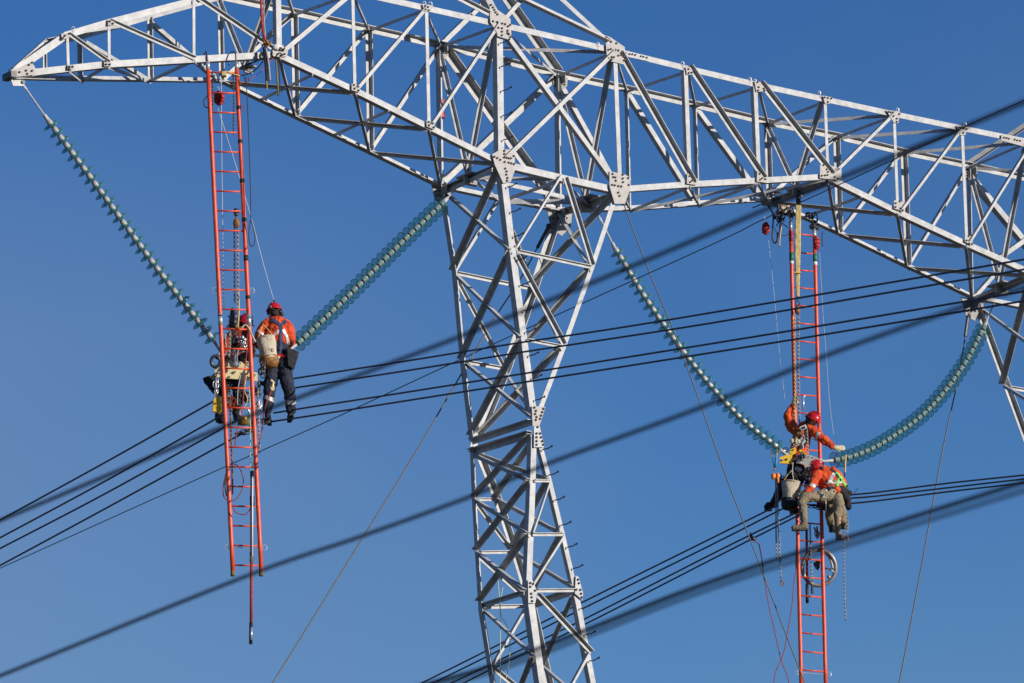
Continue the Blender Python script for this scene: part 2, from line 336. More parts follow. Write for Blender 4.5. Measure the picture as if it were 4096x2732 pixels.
for a, b, w in [((R, 1820, 1084), (R, 1990, 806), .075), ((R, 2003, 810), (R, 2124, 1135), .07), ((R, 1829, 1094), (R, 2124, 1155), .06),
                ((R, 1829, 1125), (R, 2008, 1460), .06), ((R, 1864, 1448), (R, 2010, 1474), .06), ((R, 1898, 1998), (R, 1982, 1998), .05),
                ((R, 1905, 2015), (R, 2040, 2195), .06), ((R, 1912, 2210), (R, 2046, 2208), .05), ((R, 1920, 2230), (R, 2104, 2395), .065),
                ((R, 1935, 2429), (R, 2108, 2425), .06), ((R, 2100, 2440), (R, 1970, 2665), .07), ((R, 1968, 2670), (R, 2200, 2860), .07)]: br(a, b, w, 'T', 'N')
for a, b, w in [((F, 2005, 670), (R, 1818, 1085), .09), ((R, 1790, 775), (F, 2045, 1003), .08), ((F, 2048, 1008), (R, 1850, 1440), .085),
                ((R, 1826, 1100), (F, 2088, 1352), .075), ((F, 2088, 1362), (R, 1885, 1745), .085), ((R, 1858, 1448), (F, 2128, 1668), .075),
                ((R, 1892, 1768), (F, 2130, 1690), .095), ((R, 1890, 1812), (F, 2130, 1738), .11), ((F, 2126, 1742), (R, 1900, 1990), .08),
                ((R, 1888, 1815), (F, 2122, 1924), .08), ((F, 2122, 1928), (R, 1908, 2205), .08), ((R, 1898, 1998), (F, 2118, 2138), .08),
                ((F, 2116, 2142), (R, 1920, 2410), .085), ((R, 1910, 2210), (F, 2106, 2365), .085), ((R, 1932, 2425), (F, 2100, 2372), .07),
                ((R, 1938, 2440), (F, 2140, 2625), .07), ((F, 2138, 2630), (R, 2010, 2960), .07)]: br(a, b, w, 'T', 'N', 'side_brace')
for a, b, w in [((F, 2460, 785), (R, 2132, 1140), .08), ((R, 2240, 860), (F, 2360, 1068), .08), ((F, 2360, 1080), (R, 2024, 1470), .08),
                ((R, 2135, 1150), (F, 2250, 1385), .07), ((F, 2245, 1396), (R, 1918, 1745), .085), ((R, 2020, 1482), (F, 2135, 1660), .07),
                ((R, 1912, 1815), (F, 2198, 1920), .075), ((F, 2150, 1750), (R, 1984, 1995), .075), ((F, 2194, 1930), (R, 2052, 2195), .08),
                ((R, 1990, 1998), (F, 2250, 2136), .075), ((F, 2250, 2145), (R, 2115, 2405), .085), ((R, 2054, 2205), (F, 2298, 2350), .075),
                ((F, 2296, 2368), (R, 2130, 2425), .10), ((F, 2300, 2385), (R, 2176, 2665), .06), ((R, 2178, 2670), (F, 2390, 2850), .07)]: br(a, b, w, 'T', 'N', 'side_brace')
# second body at the right edge
legs(R, [(3890, 1195), (3950, 1350), (4018, 1537), (4110, 1790)], .10, 'R', 'N'); legs(F, [(4132, 1100), (4150, 1300), (4170, 1600)], .14, 'L', 'A')
br((R, 3935, 1240), (F, 4150, 1400), .07); br((F, 4125, 1130), (R, 4018, 1537), .09); br((R, 4018, 1545), (F, 4160, 1630), .07); br((R, 4018, 1548), (R, 4180, 1575), .06)
# gusset plates with bolts
def plate(pl, poly, bolts=(), off=.03, matn='galvanised_plate', th=.012, sc_=1.):
    mb = MB(); n = PL['FL' if pl == 'F' and poly[0][0] < 1108 else pl][1]; n = -n if n.dot(v) > 0 else n
    pts = [P(pl, *p)+n*off for p in poly]; mb.prism(pts, n*th)
    for b in bolts:
        c = P(pl, *b)+n*(off+th+.001); mb.lathe(c, n, [(0, 0), (.017*sc_, 0), (.017*sc_, .02), (.008, .035), (0, .035)], 6, 1)
    return mb.build('gusset_plate', [matn, 'bolt_steel'], tower)
def zz(ox, oy, s, pts): return [(ox+a/s, oy+b/s) for a, b in pts]
plate(F, zz(0, 0, 1.959, [(92, 560), (240, 490), (270, 540), (262, 592), (95, 612)]), zz(0, 0, 1.959, [(112, 572), (145, 572), (196, 560), (205, 585), (218, 515), (243, 497), (242, 562)]))
plate(F, zz(0, 0, 1.959, [(470, 270), (560, 262), (560, 290), (480, 320)]), zz(0, 0, 1.959, [(485, 305), (500, 287), (535, 270)]), .03)
plate(F, zz(0, 0, 1.959, [(522, 515), (568, 515), (568, 552), (522, 552)]), zz(0, 0, 1.959, [(535, 530), (560, 530), (535, 545)]))
plate(F, zz(0, 0, 1.959, [(838, 158), (888, 158), (888, 205), (838, 205)]), zz(0, 0, 1.959, [(852, 175), (875, 192)]))
plate(F, zz(0, 0, 1.959, [(808, 470), (862, 470), (862, 525), (808, 525)]), zz(0, 0, 1.959, [(822, 485), (822, 512), (850, 512)]))
plate(F, zz(1000, 0, 1.959, [(170, 355), (240, 350), (290, 410), (280, 450), (170, 450)]), zz(1000, 0, 1.959, [(200, 380), (225, 400), (250, 395), (262, 430), (235, 440), (210, 430)]))
plate(F, zz(1000, 0, 1.959, [(1340, 35), (1425, 50), (1400, 100), (1350, 95)]), zz(1000, 0, 1.959, [(1360, 52), (1380, 62), (1385, 88), (1360, 80)]))
plate(F, zz(1000, 0, 1.959, [(785, 660), (850, 680), (850, 730), (785, 712)]), zz(1000, 0, 1.959, [(800, 672), (835, 685), (805, 700), (835, 715)]))
plate(F, zz(1000, 0, 1.959, [(1372, 945), (1435, 965), (1435, 1022), (1372, 995)]), zz(1000, 0, 1.959, [(1385, 962), (1418, 972), (1388, 988), (1425, 1005)]))
plate(F, zz(1700, 0, 2.612, [(655, 50), (875, 205), (885, 370), (850, 420), (740, 385), (730, 340), (665, 240)]),
      zz(1700, 0, 2.612, [(668, 62), (688, 88), (703, 112), (716, 138), (735, 160), (690, 232), (732, 240), (785, 255), (815, 262), (845, 285), (868, 270), (745, 300), (782, 305), (782, 340), (782, 378), (840, 330), (840, 355), (855, 368), (870, 398)]), .035, sc_=1.1)
plate(F, zz(1700, 0, 2.612, [(1868, 378), (1915, 395), (2070, 500), (2072, 600), (2055, 680), (1930, 650), (1880, 580)]),
      zz(1700, 0, 2.612, [(1875, 402), (1900, 420), (1922, 445), (1978, 462), (1895, 530), (1920, 522), (1945, 540), (1968, 530), (1998, 536), (2040, 548), (2028, 562), (1998, 590), (1930, 605), (1952, 607), (1928, 632), (2058, 640), (2052, 600), (2030, 585)]), .035, 'galvanised_plate', sc_=1.1)
plate(F, zz(1700, 600, 2.939, [(770, 60), (860, 5), (1000, 0), (1035, 60), (1038, 240), (990, 380), (900, 400), (800, 180)]),
      zz(1700, 600, 2.939, [(908, 20), (908, 55), (790, 90), (825, 105), (860, 125), (910, 98), (935, 100), (960, 108), (985, 108), (1018, 80), (912, 150), (960, 158), (990, 168), (1022, 175), (920, 228), (935, 262), (932, 300), (945, 338), (940, 370)]), .035, sc_=1.1)
plate(F, zz(1700, 600, 2.939, [(2148, 260), (2260, 280), (2340, 300), (2400, 340), (2390, 470), (2330, 640), (2210, 640), (2150, 440)]),
      zz(1700, 600, 2.939, [(2180, 292), (2212, 332), (2188, 328), (2218, 370), (2175, 420), (2205, 425), (2248, 435), (2282, 438), (2300, 300), (2300, 345), (2303, 388), (2248, 510), (2262, 550), (2365, 340), (2370, 420)]), .035, sc_=1.1)
for dx, dy in ((2755, 715), (3035, 706)): plate(F, [(dx-12, dy-20), (dx+30, dy+4), (dx+26, dy+28), (dx-14, dy+22)], [(dx-4, dy-8), (dx+6, dy+10), (dx+18, dy+14), (dx-2, dy+16)])
plate(F, zz(2896, 300, 1.959, [(740, 710), (800, 710), (905, 735), (905, 810), (880, 830), (740, 812)]), zz(2896, 300, 1.959, [(765, 712), (790, 745), (800, 765), (752, 795), (775, 792), (795, 790), (845, 770), (865, 752), (882, 742), (852, 805), (878, 818)]))
for (x, y) in [(745, 285), (1, 1)]:
    pass
plate(F, zz(2200, 0, 1.959, [(1050, 530), (1100, 530), (1110, 590), (1060, 590)]), zz(2200, 0, 1.959, [(1070, 548), (1095, 575), (1072, 578)]))
plate(F, zz(2200, 0, 1.959, [(1590, 640), (1690, 655), (1680, 720), (1605, 725)]), zz(2200, 0, 1.959, [(1610, 650), (1675, 665), (1620, 690), (1660, 700), (1615, 715), (1665, 715)]))
plate(F, zz(2896, 300, 1.959, [(760, 165), (835, 180), (815, 230), (780, 230)]), zz(2896, 300, 1.959, [(772, 182), (798, 186), (825, 190), (798, 218)]))
plate(F, zz(2896, 300, 1.959, [(1260, 280), (1365, 290), (1355, 380), (1320, 382)]), zz(2896, 300, 1.959, [(1275, 295), (1292, 298), (1310, 300), (1358, 312), (1312, 328), (1338, 348), (1338, 372)]))
plate(F, zz(2896, 300, 1.959, [(1810, 400), (1895, 410), (1880, 475), (1840, 475)]), zz(2896, 300, 1.959, [(1825, 418), (1842, 420), (1862, 425), (1860, 460), (1885, 430)]))
plate(F, zz(2896, 300, 1.959, [(1320, 985), (1395, 1000), (1395, 1075), (1320, 1050)]), zz(2896, 300, 1.959, [(1362, 996), (1330, 1010), (1328, 1040), (1385, 1065), (1368, 1050)]))
plate(F, zz(2896, 300, 1.959, [(1875, 1255), (1940, 1270), (1930, 1340), (1875, 1310)]), zz(2896, 300, 1.959, [(1902, 1268), (1885, 1302), (1905, 1325), (1928, 1330)]))
plate(F, [(4000, 540), (4090, 562), (4088, 588), (3998, 564)], zz(2896, 300, 1.959, [(2178, 497), (2198, 500), (2216, 505), (2262, 512), (2282, 518), (2304, 522)]))
plate(F, [(2500, 207), (2590, 228), (2588, 248), (2498, 228)], zz(2200, 0, 1.959, [(608, 430), (630, 432), (652, 437), (698, 447), (718, 452), (742, 458)]), matn='galvanised')
plate(F, zz(1650, 1300, 1.959, [(922, 638), (1030, 648), (982, 795), (930, 795)]), zz(1650, 1300, 1.959, [(940, 652), (952, 678), (946, 702), (957, 726), (952, 748), (1012, 662), (1002, 688), (992, 715), (985, 740)]), sc_=1.2)
plate(F, zz(1650, 1300, 1.959, [(940, 797), (985, 797), (1020, 962), (940, 962)]), zz(1650, 1300, 1.959, [(965, 805), (957, 855), (985, 855), (957, 885), (992, 885), (957, 915), (1002, 915), (957, 943), (1010, 943)]), sc_=1.2, matn='galvanised')
plate(R, zz(1650, 1300, 1.959, [(500, 820), (540, 830), (520, 960), (465, 1000), (465, 950)]), [], -.06, 'galvanised')
plate(F, zz(1650, 1932, 1.959, [(892, 760), (930, 770), (965, 860), (950, 945), (895, 945)]), zz(1650, 1932, 1.959, [(908, 788), (908, 818), (945, 848), (915, 872), (918, 900), (922, 930), (930, 795)]), sc_=1.2, matn='galvanised')
plate(F, zz(1650, 1932, 1.959, [(1268, 730), (1290, 740), (1325, 870), (1320, 920), (1260, 870)]), zz(1650, 1932, 1.959, [(1282, 762), (1288, 790), (1268, 840), (1300, 842), (1306, 872), (1312, 900)]), sc_=1.2, matn='galvanised')
# dark plates at rear nodes
for x, y, w_, h_ in [(1762, 762, 40, 60), (2235, 870, 52, 75), (3888, 1225, 45, 60), (1765, 200, 32, 40), (2236, 325, 34, 42), (3880, 690, 28, 36), (3072, 505, 22, 22), (3345, 556, 14, 12), (2778, 430, 14, 12), (2507, 368, 14, 12), (3062, 806, 20, 14)]:
    plate(R, [(x-w_, y-h_*.6), (x+w_, y-h_*.35), (x+w_*.9, y+h_*.5), (x+w_*.2, y+h_), (x-w_*.6, y+h_*.6)], [(x-w_*.5+i*w_*.35, y-h_*.25+j*h_*.3) for i in range(4) for j in range(3)] if w_ > 20 else [(x, y)], .0, 'galvanised_dull', .014)
    n = -v; c = P(R, x, y); mb = MB(); mb.box(c+n*.09, n*.09, Z*(h_*.0016), u*.008); mb.build('gusset_plate', 'galvanised_dull', tower)
# step bolts and lifting eyes
def stepbolt(pl, x, y):
    c = P(pl, x, y)-v*.02; mb = MB(); mb.tube([c+u*.0, c-v*.11+u*.03, c-v*.17+u*.06+Z*.03], .010, 6); mb.tube([c-v*.165+u*.057+Z*.02, c-v*.19+u*.062+Z*.035], .016, 6); mb.build('step_bolt', 'dark_steel', tower)
for x, y in [(1996, 175), (2000, 268), (2004, 365), (2006, 465), (2008, 562), (2025, 750), (2040, 850), (2052, 948), (2064, 1042), (2078, 1142), (2090, 1245), (2100, 1330), (2112, 1425), (2125, 1515), (2136, 1602),
             (2166, 1800), (2190, 1902), (2215, 2002), (2241, 2102), (2265, 2190), (2288, 2275), (2318, 2435), (2338, 2540), (2354, 2645)]: stepbolt(F, x, y)
for x, y in [(293, 116), (1697, 14), (1722, 16), (2392, 178), (3020, 255+70), (3000, 318), (2730, 254), (3277, 372), (3590, 440), (3860, 498)]:
    c = P(F, x, y); mb = MB(); mb.torus(c, u*.032, Z*.04, .008, 12, 5); mb.tube([c-Z*.04, c-Z*.09], .008, 6); mb.build('lifting_eye', 'zinc', tower)
mb = MB(); mb.tube([P(R, 1764, 400), P(R, 1765, 430)], .062, 8); mb.build('marker_band', 'fibreglass_dark', tower)  # red bands; the shadow they stand in is painted as darker red
mb = MB(); mb.tube([P(R, 1765, 448), P(R, 1765, 472)], .062, 8); mb.build('marker_band', 'fibreglass_dark', tower)
# tip hardware
mb = MB(); tp = TIP; n = -v; mb.prism([P(Mi, x, y) for x, y in [(40, 318), (96, 322), (94, 345), (50, 345)]], n*.02)
mb.lathe(P(Mi, 88, 330)+n*.02, n, [(0, 0), (.03, 0), (.03, .03), (0, .03)], 10, 1); mb.box(P(Mi, 38, 304), v*.13, u*.05, Z*.05, 1); mb.build('hanger_plate', ['galvanised', 'bolt_steel'], tower)
# ------------------------------------------------------------------ insulator strings
INS_G = 'insulator strings hanging from the crossarm'
cap_me = None
def unit_meshes():
    cm = MB(); cm.lathe(V((0, 0, 0)), V((0, 0, -1)), [(.0, 0), (.030, .0), (.044, .010), (.046, .050), (.053, .066), (.054, .106), (.040, .118), (0, .118)], 12)
    cm.lathe(V((0, 0, 0)), V((0, 0, -1)), [(.0, .118), (.030, .118), (.028, .152), (0, .152)], 8, 1)
    gm_ = MB(); gm_.lathe(V((0, 0, 0)), V((0, 0, -1)), [(.040, .066), (.075, .070), (.115, .084), (.139, .102), (.140, .108), (.130, .106), (.112, .108), (.108, .124), (.102, .108), (.085, .100), (.080, .120), (.074, .098), (.046, .094)], 20); gm_.torus(V((0, 0, -.106)), V((.139, 0, 0)), V((0, .139, 0)), .0045, 20, 4, 1)
    out = []
    for m_, nm, mt in ((cm, 'metal_cap', ['cap_iron', 'dark_steel']), (gm_, 'glass_disc', ['glass', 'glass_rim'])):
        me = bpy.data.meshes.new(nm); me.from_pydata(m_.v, [], m_.f)
        for q in mt: me.materials.append(MATS[q])
        me.polygons.foreach_set('material_index', m_.m); me.polygons.foreach_set('use_smooth', [True]*len(me.polygons)); me.update(); out.append(me)
    return out
CAPM, GLM = unit_meshes()
def insulator(label, top, pts, end, step=.15):
    """top: (x,y) of the attachment, pts: path of the disc string (first to last), end: yoke end, all in the middle plane"""
    root = thing('insulator_string', P(Mi, *top), label, 'insulator', INS_G)
    path = resample(spline([P(Mi, *p) for p in pts], 30), step)
    mb = MB(); a = P(Mi, *top); b = path[0]; mb.tube([a, b], .013, 8); mb.torus(a.lerp(b, .12), (b-a).normalized()*.05, u*.02, .009, 12, 6); mb.lathe(b-(b-a).normalized()*.09, (b-a), [(0, 0), (.03, 0), (.034, .10), (0, .10)], 10)
    mb.build('link_rod', 'galvanised', root)
    for i in range(len(path)-1):
        d = (path[i+1]-path[i]).normalized()
        q = (-d).to_track_quat('Z', 'Y')
        for me, nm in ((CAPM, 'metal_cap'), (GLM, 'glass_disc')):
            o = bpy.data.objects.new(nm, me); C.objects.link(o); o.parent = root; o.location = path[i]-root.location; o.rotation_mode = 'QUATERNION'; o.rotation_quaternion = q
    e = P(Mi, *end); mb = MB(); mb.tube([path[-1], path[-1].lerp(e, .3), e], [.03, .022, .02], 8); mb.torus(e, u*.035, Z*.035, .012, 12, 6); mb.build('end_clevis', 'galvanised', root)
    return root
insulator('long glass disc insulator string slanting down from the crossarm tip at the left', (88, 332), [(190, 478), (420, 790), (640, 1090), (862, 1372)], (885, 1410))
insulator('glass disc insulator string running up from the left lineman to the tower body', (1842, 735), [(1778, 805), (1590, 985), (1390, 1185), (1175, 1388)], (1120, 1430))
insulator('sagging glass disc insulator string left of the crew on the right', (2395, 862), [(2458, 990), (2600, 1220), (2790, 1480), (2960, 1670), (3118, 1795)], (3150, 1822))
insulator('curved glass disc insulator string right of the crew on the right', (3975, 1215), [(3940, 1300), (3850, 1465), (3710, 1640), (3540, 1765), (3420, 1822), (3330, 1842)], (3285, 1845))
# ------------------------------------------------------------------ cables
def cable(name, label, cat, pts, r, matn, group=None, plane=None, seg=8, Y=None):
    """pts in pixels; laid in the vertical plane `plane` = (point, normal)"""
    Q = [hit(x, y, *plane) for x, y in pts]
    path = spline(Q, 10)
    def ext(a, b):                       # carry the line on past the last measured point
        d = (a-b).normalized(); L = 28. if d.z > -.5 else min(28., max(.5, a.z/max(.05, -d.z)-.2)); return [a+d*L*t for t in (.33, .66, 1)]
    o0, o1 = pts[0], pts[-1]; out = lambda p: p[0] < 0 or p[0] > 4096 or p[1] > 2732 or p[1] < 0
    if out(o1): path = path+ext(path[-1], path[-2])
    if out(o0): path = ext(path[0], path[1])[::-1]+path
    mb = MB(); mb.tube(path, r, seg)
    o = mb.build(name, matn, smooth=True, origin=path[0]); tag(o, label, cat, group); return o
def vp(x, y, pl=Mi, dy=0., along=None):    # vertical plane through the point, running along the line (v)
    p = P(pl, x, y)+V((0, dy, 0)); d = along or v; return (p, V((d.y, -d.x, 0)))
GC = 'twisted conductors of the line in focus'
cable('conductor', 'uppermost sharp conductor running right from the standing lineman', 'cable', [(1150, 1518), (1650, 1440), (2058, 1374), (2548, 1300), (3496, 1141), (4130, 1032)], .0150, 'cable', GC, vp(1150, 1518))
cable('conductor', 'second sharp conductor right of the standing lineman, just under the top one', 'cable', [(1150, 1556), (1650, 1479), (2099, 1407), (2798, 1300), (3496, 1180), (4130, 1072)], .0150, 'cable', GC, vp(1150, 1556))
cable('conductor', 'third sharp conductor right of the standing lineman, behind his boots', 'cable', [(1095, 1652), (1250, 1627), (1650, 1565), (2850, 1374), (3496, 1267), (4130, 1160)], .0150, 'cable', GC, vp(1095, 1652))
cable('conductor', 'lowest sharp conductor the standing lineman has his boots on', 'cable', [(1075, 1688), (1250, 1662), (1650, 1599), (2850, 1410), (3496, 1305), (4130, 1198)], .0150, 'cable', GC, vp(1075, 1688))
for i, (lab, pts) in enumerate([('topmost conductor running down left from the left ladder', [(870, 1594), (842, 1612), (420, 1850), (0, 2080), (-60, 2112)]),
                 ('second conductor running down left from the left ladder', [(900, 1653), (857, 1679), (420, 1925), (0, 2151), (-60, 2183)]),
                 ('third conductor running down left from the left ladder', [(960, 1672), (898, 1709), (420, 1975), (0, 2194), (-60, 2226)]),
                 ('lowest conductor running down left from the left ladder', [(1010, 1712), (898, 1773), (420, 2035), (0, 2262), (-60, 2295)])]):
    cable('conductor', lab, 'cable', pts, .0150, 'cable', GC, vp(*pts[0]))
for lab, pts in [('topmost conductor running down left below the right crew', [(3110, 2022), (2850, 2151), (2334, 2407), (1936, 2608), (1681, 2735), (1560, 2795)]),
                 ('second conductor running down left below the right crew', [(3130, 2035), (2850, 2177), (2334, 2433), (1960, 2620), (1727, 2735), (1600, 2797)]),
                 ('third conductor running down left below the right crew', [(3190, 2048), (2850, 2215), (2334, 2478), (1960, 2658), (1793, 2738), (1660, 2800)]),
                 ('lowest conductor running down left below the right crew', [(3230, 2043), (2850, 2236), (2334, 2500), (1980, 2670), (1834, 2742), (1700, 2805)])]:
    cable('conductor', lab, 'cable', pts, .0150, 'cable', GC, vp(*pts[0]))
for lab, pts in [('upper conductor running right from the seated lineman', [(3330, 1992), (3410, 1979), (3500, 1970), (3800, 1932), (4130, 1897)]),
                 ('middle conductor running right from the seated lineman', [(3310, 2004), (3398, 1993), (3500, 1985), (3800, 1950), (4130, 1912)]),
                 ('lower conductor running right from the seated lineman', [(3310, 2026), (3404, 2014), (3500, 2004), (3800, 1966), (4130, 1928)])]:
    cable('conductor', lab, 'cable', pts, .0150, 'cable', GC, vp(*pts[0]))
fg = lambda x, y, Y: (at(x, y, Y), V((v.y, -v.x, 0)))
GF = 'thick blurred conductors close to the viewer'
cable('conductor', 'thick blurred foreground conductor crossing the tower just below its crossarm', 'cable', [(-200, 2160), (0, 2082), (871, 1716), (1185, 1594), (1830, 1350), (2491, 1080), (3066, 836), (3500, 655), (4096, 409), (4250, 345)], .0090, 'cable_near', GF, fg(2048, 1260, 19))
cable('conductor', 'thick blurred foreground conductor crossing the middle of the tower body', 'cable', [(-200, 2775), (0, 2703), (976, 2308), (1428, 2151), (1881, 1986), (2212, 1847), (2805, 1629), (3310, 1420), (3850, 1228), (4096, 1150), (4250, 1100)], .0090, 'cable_near', GF, fg(2048, 1915, 20))
cable('conductor', 'thick blurred foreground conductor crossing the foot of the tower', 'cable', [(1600, 2765), (1721, 2732), (1968, 2662), (2351, 2517), (2682, 2386), (3031, 2262), (3397, 2148), (4096, 1928), (4250, 1882)], .0105, 'cable_near', GF, fg(2900, 2310, 21))
cable('conductor', 'paler blurred foreground conductor just under the lowest thick one at right', 'cable', [(1560, 2790), (1950, 2692), (2351, 2543), (2682, 2412), (3031, 2290), (3397, 2178), (4096, 1962), (4250, 1915)], .0066, 'cable_near', GF, fg(2900, 2340, 17))
cable('conductor', 'thin dark wire crossing the whole view diagonally behind the tower', 'cable', [(-60, 2300), (0, 2273), (800, 1912), (1277, 1700), (1650, 1527), (2100, 1318), (2850, 977), (3054, 877), (3380, 728), (3866, 504), (4130, 386)], .009, 'wire_rope', None, vp(2100, 1318, R, 3.))
GG = 'stay ropes running down from the crossarm'
cable('stay_rope', 'taut rope dropping from the crossarm in front of the sagging insulator string', 'rope', [(2490, 800), (2518, 880), (2600, 1094), (2722, 1395), (2902, 1900), (2959, 2050), (3052, 2294), (3152, 2559), (3218, 2732), (3290, 2950)], .010, 'wire_rope', GG, (P(F, 2490, 800)-v*.02, v))
cable('stay_rope', 'taut rope running from the tower body down to the bottom left', 'rope', [(2195, 905), (2079, 1120), (1990, 1255), (1840, 1505), (1650, 1830), (1446, 2160), (1219, 2526), (1089, 2735), (1000, 2880)], .012, 'wire_rope', GG, (P(R, 2195, 905), v))
cable('stay_rope', 'taut rope dropping behind the curved insulator string at far right', 'rope', [(3874, 1265), (3861, 1350), (3826, 1543), (3771, 1800), (3685, 2270), (3597, 2735), (3560, 2930)], .012, 'wire_rope', GG, (P(R, 3874, 1265), v))
mb = MB(); mb.tube([P(R, 2195, 905), P(R, 2150, 990)], .03, 8); mb.ball(P(R, 2195, 905), .05); o = mb.build('rope_shackle', 'dark_steel', origin=P(R, 2195, 905)); tag(o, 'dark shackle joining the stay rope to the tower body', 'shackle', 'shackles on the stay ropes')
mb = MB(); mb.tube([P(R, 3876, 1240), P(R, 3861, 1345)], .03, 8); mb.ball(P(R, 3874, 1265), .05); o = mb.build('rope_shackle', 'dark_steel', origin=P(R, 3876, 1250)); tag(o, 'dark shackle on the stay rope at far right', 'shackle', 'shackles on the stay ropes')
#@@PART2
# ------------------------------------------------------------------ ladders
def YP(p0, deg):   # vertical plane through p0 whose plan direction is deg away from the picture plane
    a = math.radians(deg); return (p0, V((-math.sin(a), math.cos(a), 0)))
L1P = P(F, 880, 228)-v*.10; L1 = YP(L1P, 10); L2P = P(Mi, 3225, 1300)+V((0, .15, 0)); L2 = YP(L2P, 20)
def H(pl, x, y, dy=0.): 
    p = hit(x, y, *pl)
    return at(x, y, p.y+dy) if dy else p
def lerp2(a, b, y): t = (y-a[1])/(b[1]-a[1]); return (a[0]+(b[0]-a[0])*t, y)
def ladder(label, pl, lt, lb, rt, rb, rungs, slope, rail=.034, joints=(), tapes=(), green=(), hooks=()):
    root = thing('hanging_ladder', H(pl, *lt), label, 'ladder', 'red ladders hanging from the crossarm')
    for a, b in ((lt, lb), (rt, rb)):
        mb = MB(); n_ = 14; pts = [H(pl, a[0]+(b[0]-a[0])*i/n_, a[1]+(b[1]-a[1])*i/n_) for i in range(n_+1)]
        mb.tube(pts, rail, 12); mb.build('rail', 'fibreglass', root, smooth=True)
        mb = MB(); mb.tube([H(pl, a[0], a[1]+2), H(pl, a[0]-.8, a[1]-30)], rail*.95, 12); mb.build('rail_end', 'zinc', root, smooth=True)
    for y in rungs:
        p = lerp2(lt, lb, y-slope/2); q = lerp2(rt, rb, y+slope/2); mb = MB(); mb.tube([H(pl, *p), H(pl, *q)], .0135, 8); mb.build('rung', 'fibreglass', root, smooth=True)
    for (s, y0, y1, mt) in joints:
        a, b = ((lt, lb), (rt, rb))[s]; mb = MB(); mb.tube([H(pl, *lerp2(a, b, y0)), H(pl, *lerp2(a, b, y1))], rail*1.12, 12); mb.build('rail_sleeve' if mt == 'zinc' else 'tape_band', mt, root, smooth=True)
    return root
r1 = [290]+[371.6+78.75*k for k in range(25)]
lad1 = ladder('red fibreglass ladder hooked over the left end of the crossarm beside the standing lineman', L1, (832, 277), (932, 2303), (947, 277), (1046, 2303), r1, 3,
       joints=[(0, 1258, 1302, 'zinc'), (1, 1258, 1306, 'zinc'), (1, 424, 438, 'black'), (1, 560, 573, 'black'), (1, 716, 732, 'black'), (1, 872, 888, 'black'), (1, 1022, 1044, 'black'), (1, 1183, 1197, 'black'), (0, 2286, 2304, 'olive_boot'), (1, 2286, 2304, 'olive_boot'), (0, 1262, 1267, 'black'), (1, 1270, 1275, 'black')])
for x in (826, 930):
    mb = MB(); mb.tube(spline([H(L1, x+7 if x < 900 else x+14, 268), H(L1, x+2 if x < 900 else x+13, 225), H(L1, x-1 if x < 900 else x+8, 210, .04), H(L1, x-4 if x < 900 else x-4, 209, .1), H(L1, x-9 if x < 900 else x-12, 222, .2), H(L1, x-9 if x < 900 else x-14, 262, .22)], 6), .011, 8); mb.build('hook', 'dark_steel', lad1, smooth=True)
for y in (1162, 2190):
    for s, dx in ((0, -19), (1, 19)):
        a, b = (((832, 277), (932, 2303)), ((947, 277), (1046, 2303)))[s]; c = lerp2(a, b, y); mb = MB(); mb.torus(H(L1, c[0]+dx, c[1]), u*.04, Z*.045, .005, 12, 5); mb.tube([H(L1, c[0]+dx*.4, c[1]), H(L1, c[0], c[1])], .008, 6); mb.build('ring_pin', 'zinc', lad1)
    mb = MB(); mb.tube([H(L1, *lerp2((832, 277), (932, 2303), y)), H(L1, *lerp2((947, 277), (1046, 2303), y))], .006, 6); mb.build('tie_rod', 'zinc', lad1)
r2 = [938, 1012, 1082, 1153, 1224, 1295, 1367, 1438, 1509, 1581, 1653, 1726, 1800, 1872, 1944, 2018, 2093, 2165, 2238, 2311, 2386, 2461, 2535, 2609, 2683, 2758]
lad2 = ladder('red fibreglass ladder with green bands hanging behind the crew on the right', L2, (3163, 920), (3206, 2790), (3258, 950), (3304, 2790), r2, 9,
       joints=[(0, 1010, 1044, 'green_tape'), (1, 1015, 1047, 'green_tape'), (0, 1045, 1056, 'white'), (1, 1048, 1062, 'white'), (0, 925, 965, 'red_bag'), (1, 2195, 2200, 'black')])
for s, (x, y) in enumerate(((3163, 890), (3257, 910))):
    mb = MB(); mb.tube([H(L2, x, y+20), H(L2, x-1, y-5)], .026, 8); mb.tube(spline([H(L2, x-1, y-5), H(L2, x-8, y-35, .1), H(L2, x+2, y-62, .3), H(L2, x+13, y-35, .2), H(L2, x+2, y-5)], 6), .012, 6); mb.build('shackle', 'dark_steel', lad2, smooth=True)
for s, dx in ((0, -17), (1, 17)):
    c = lerp2(*((((3163, 920), (3206, 2790)), ((3258, 950), (3304, 2790)))[s]), 2690+s*6); mb = MB(); mb.torus(H(L2, c[0]+dx, c[1]), u*.035, Z*.04, .005, 12, 5); mb.tube([H(L2, c[0]+dx*.4, c[1]), H(L2, *c)], .008, 6); mb.build('ring_pin', 'zinc', lad2)
mb = MB(); mb.tube([H(L2, 3206, 2690), H(L2, 3300, 2698)], .006, 6); mb.build('tie_rod', 'zinc', lad2)
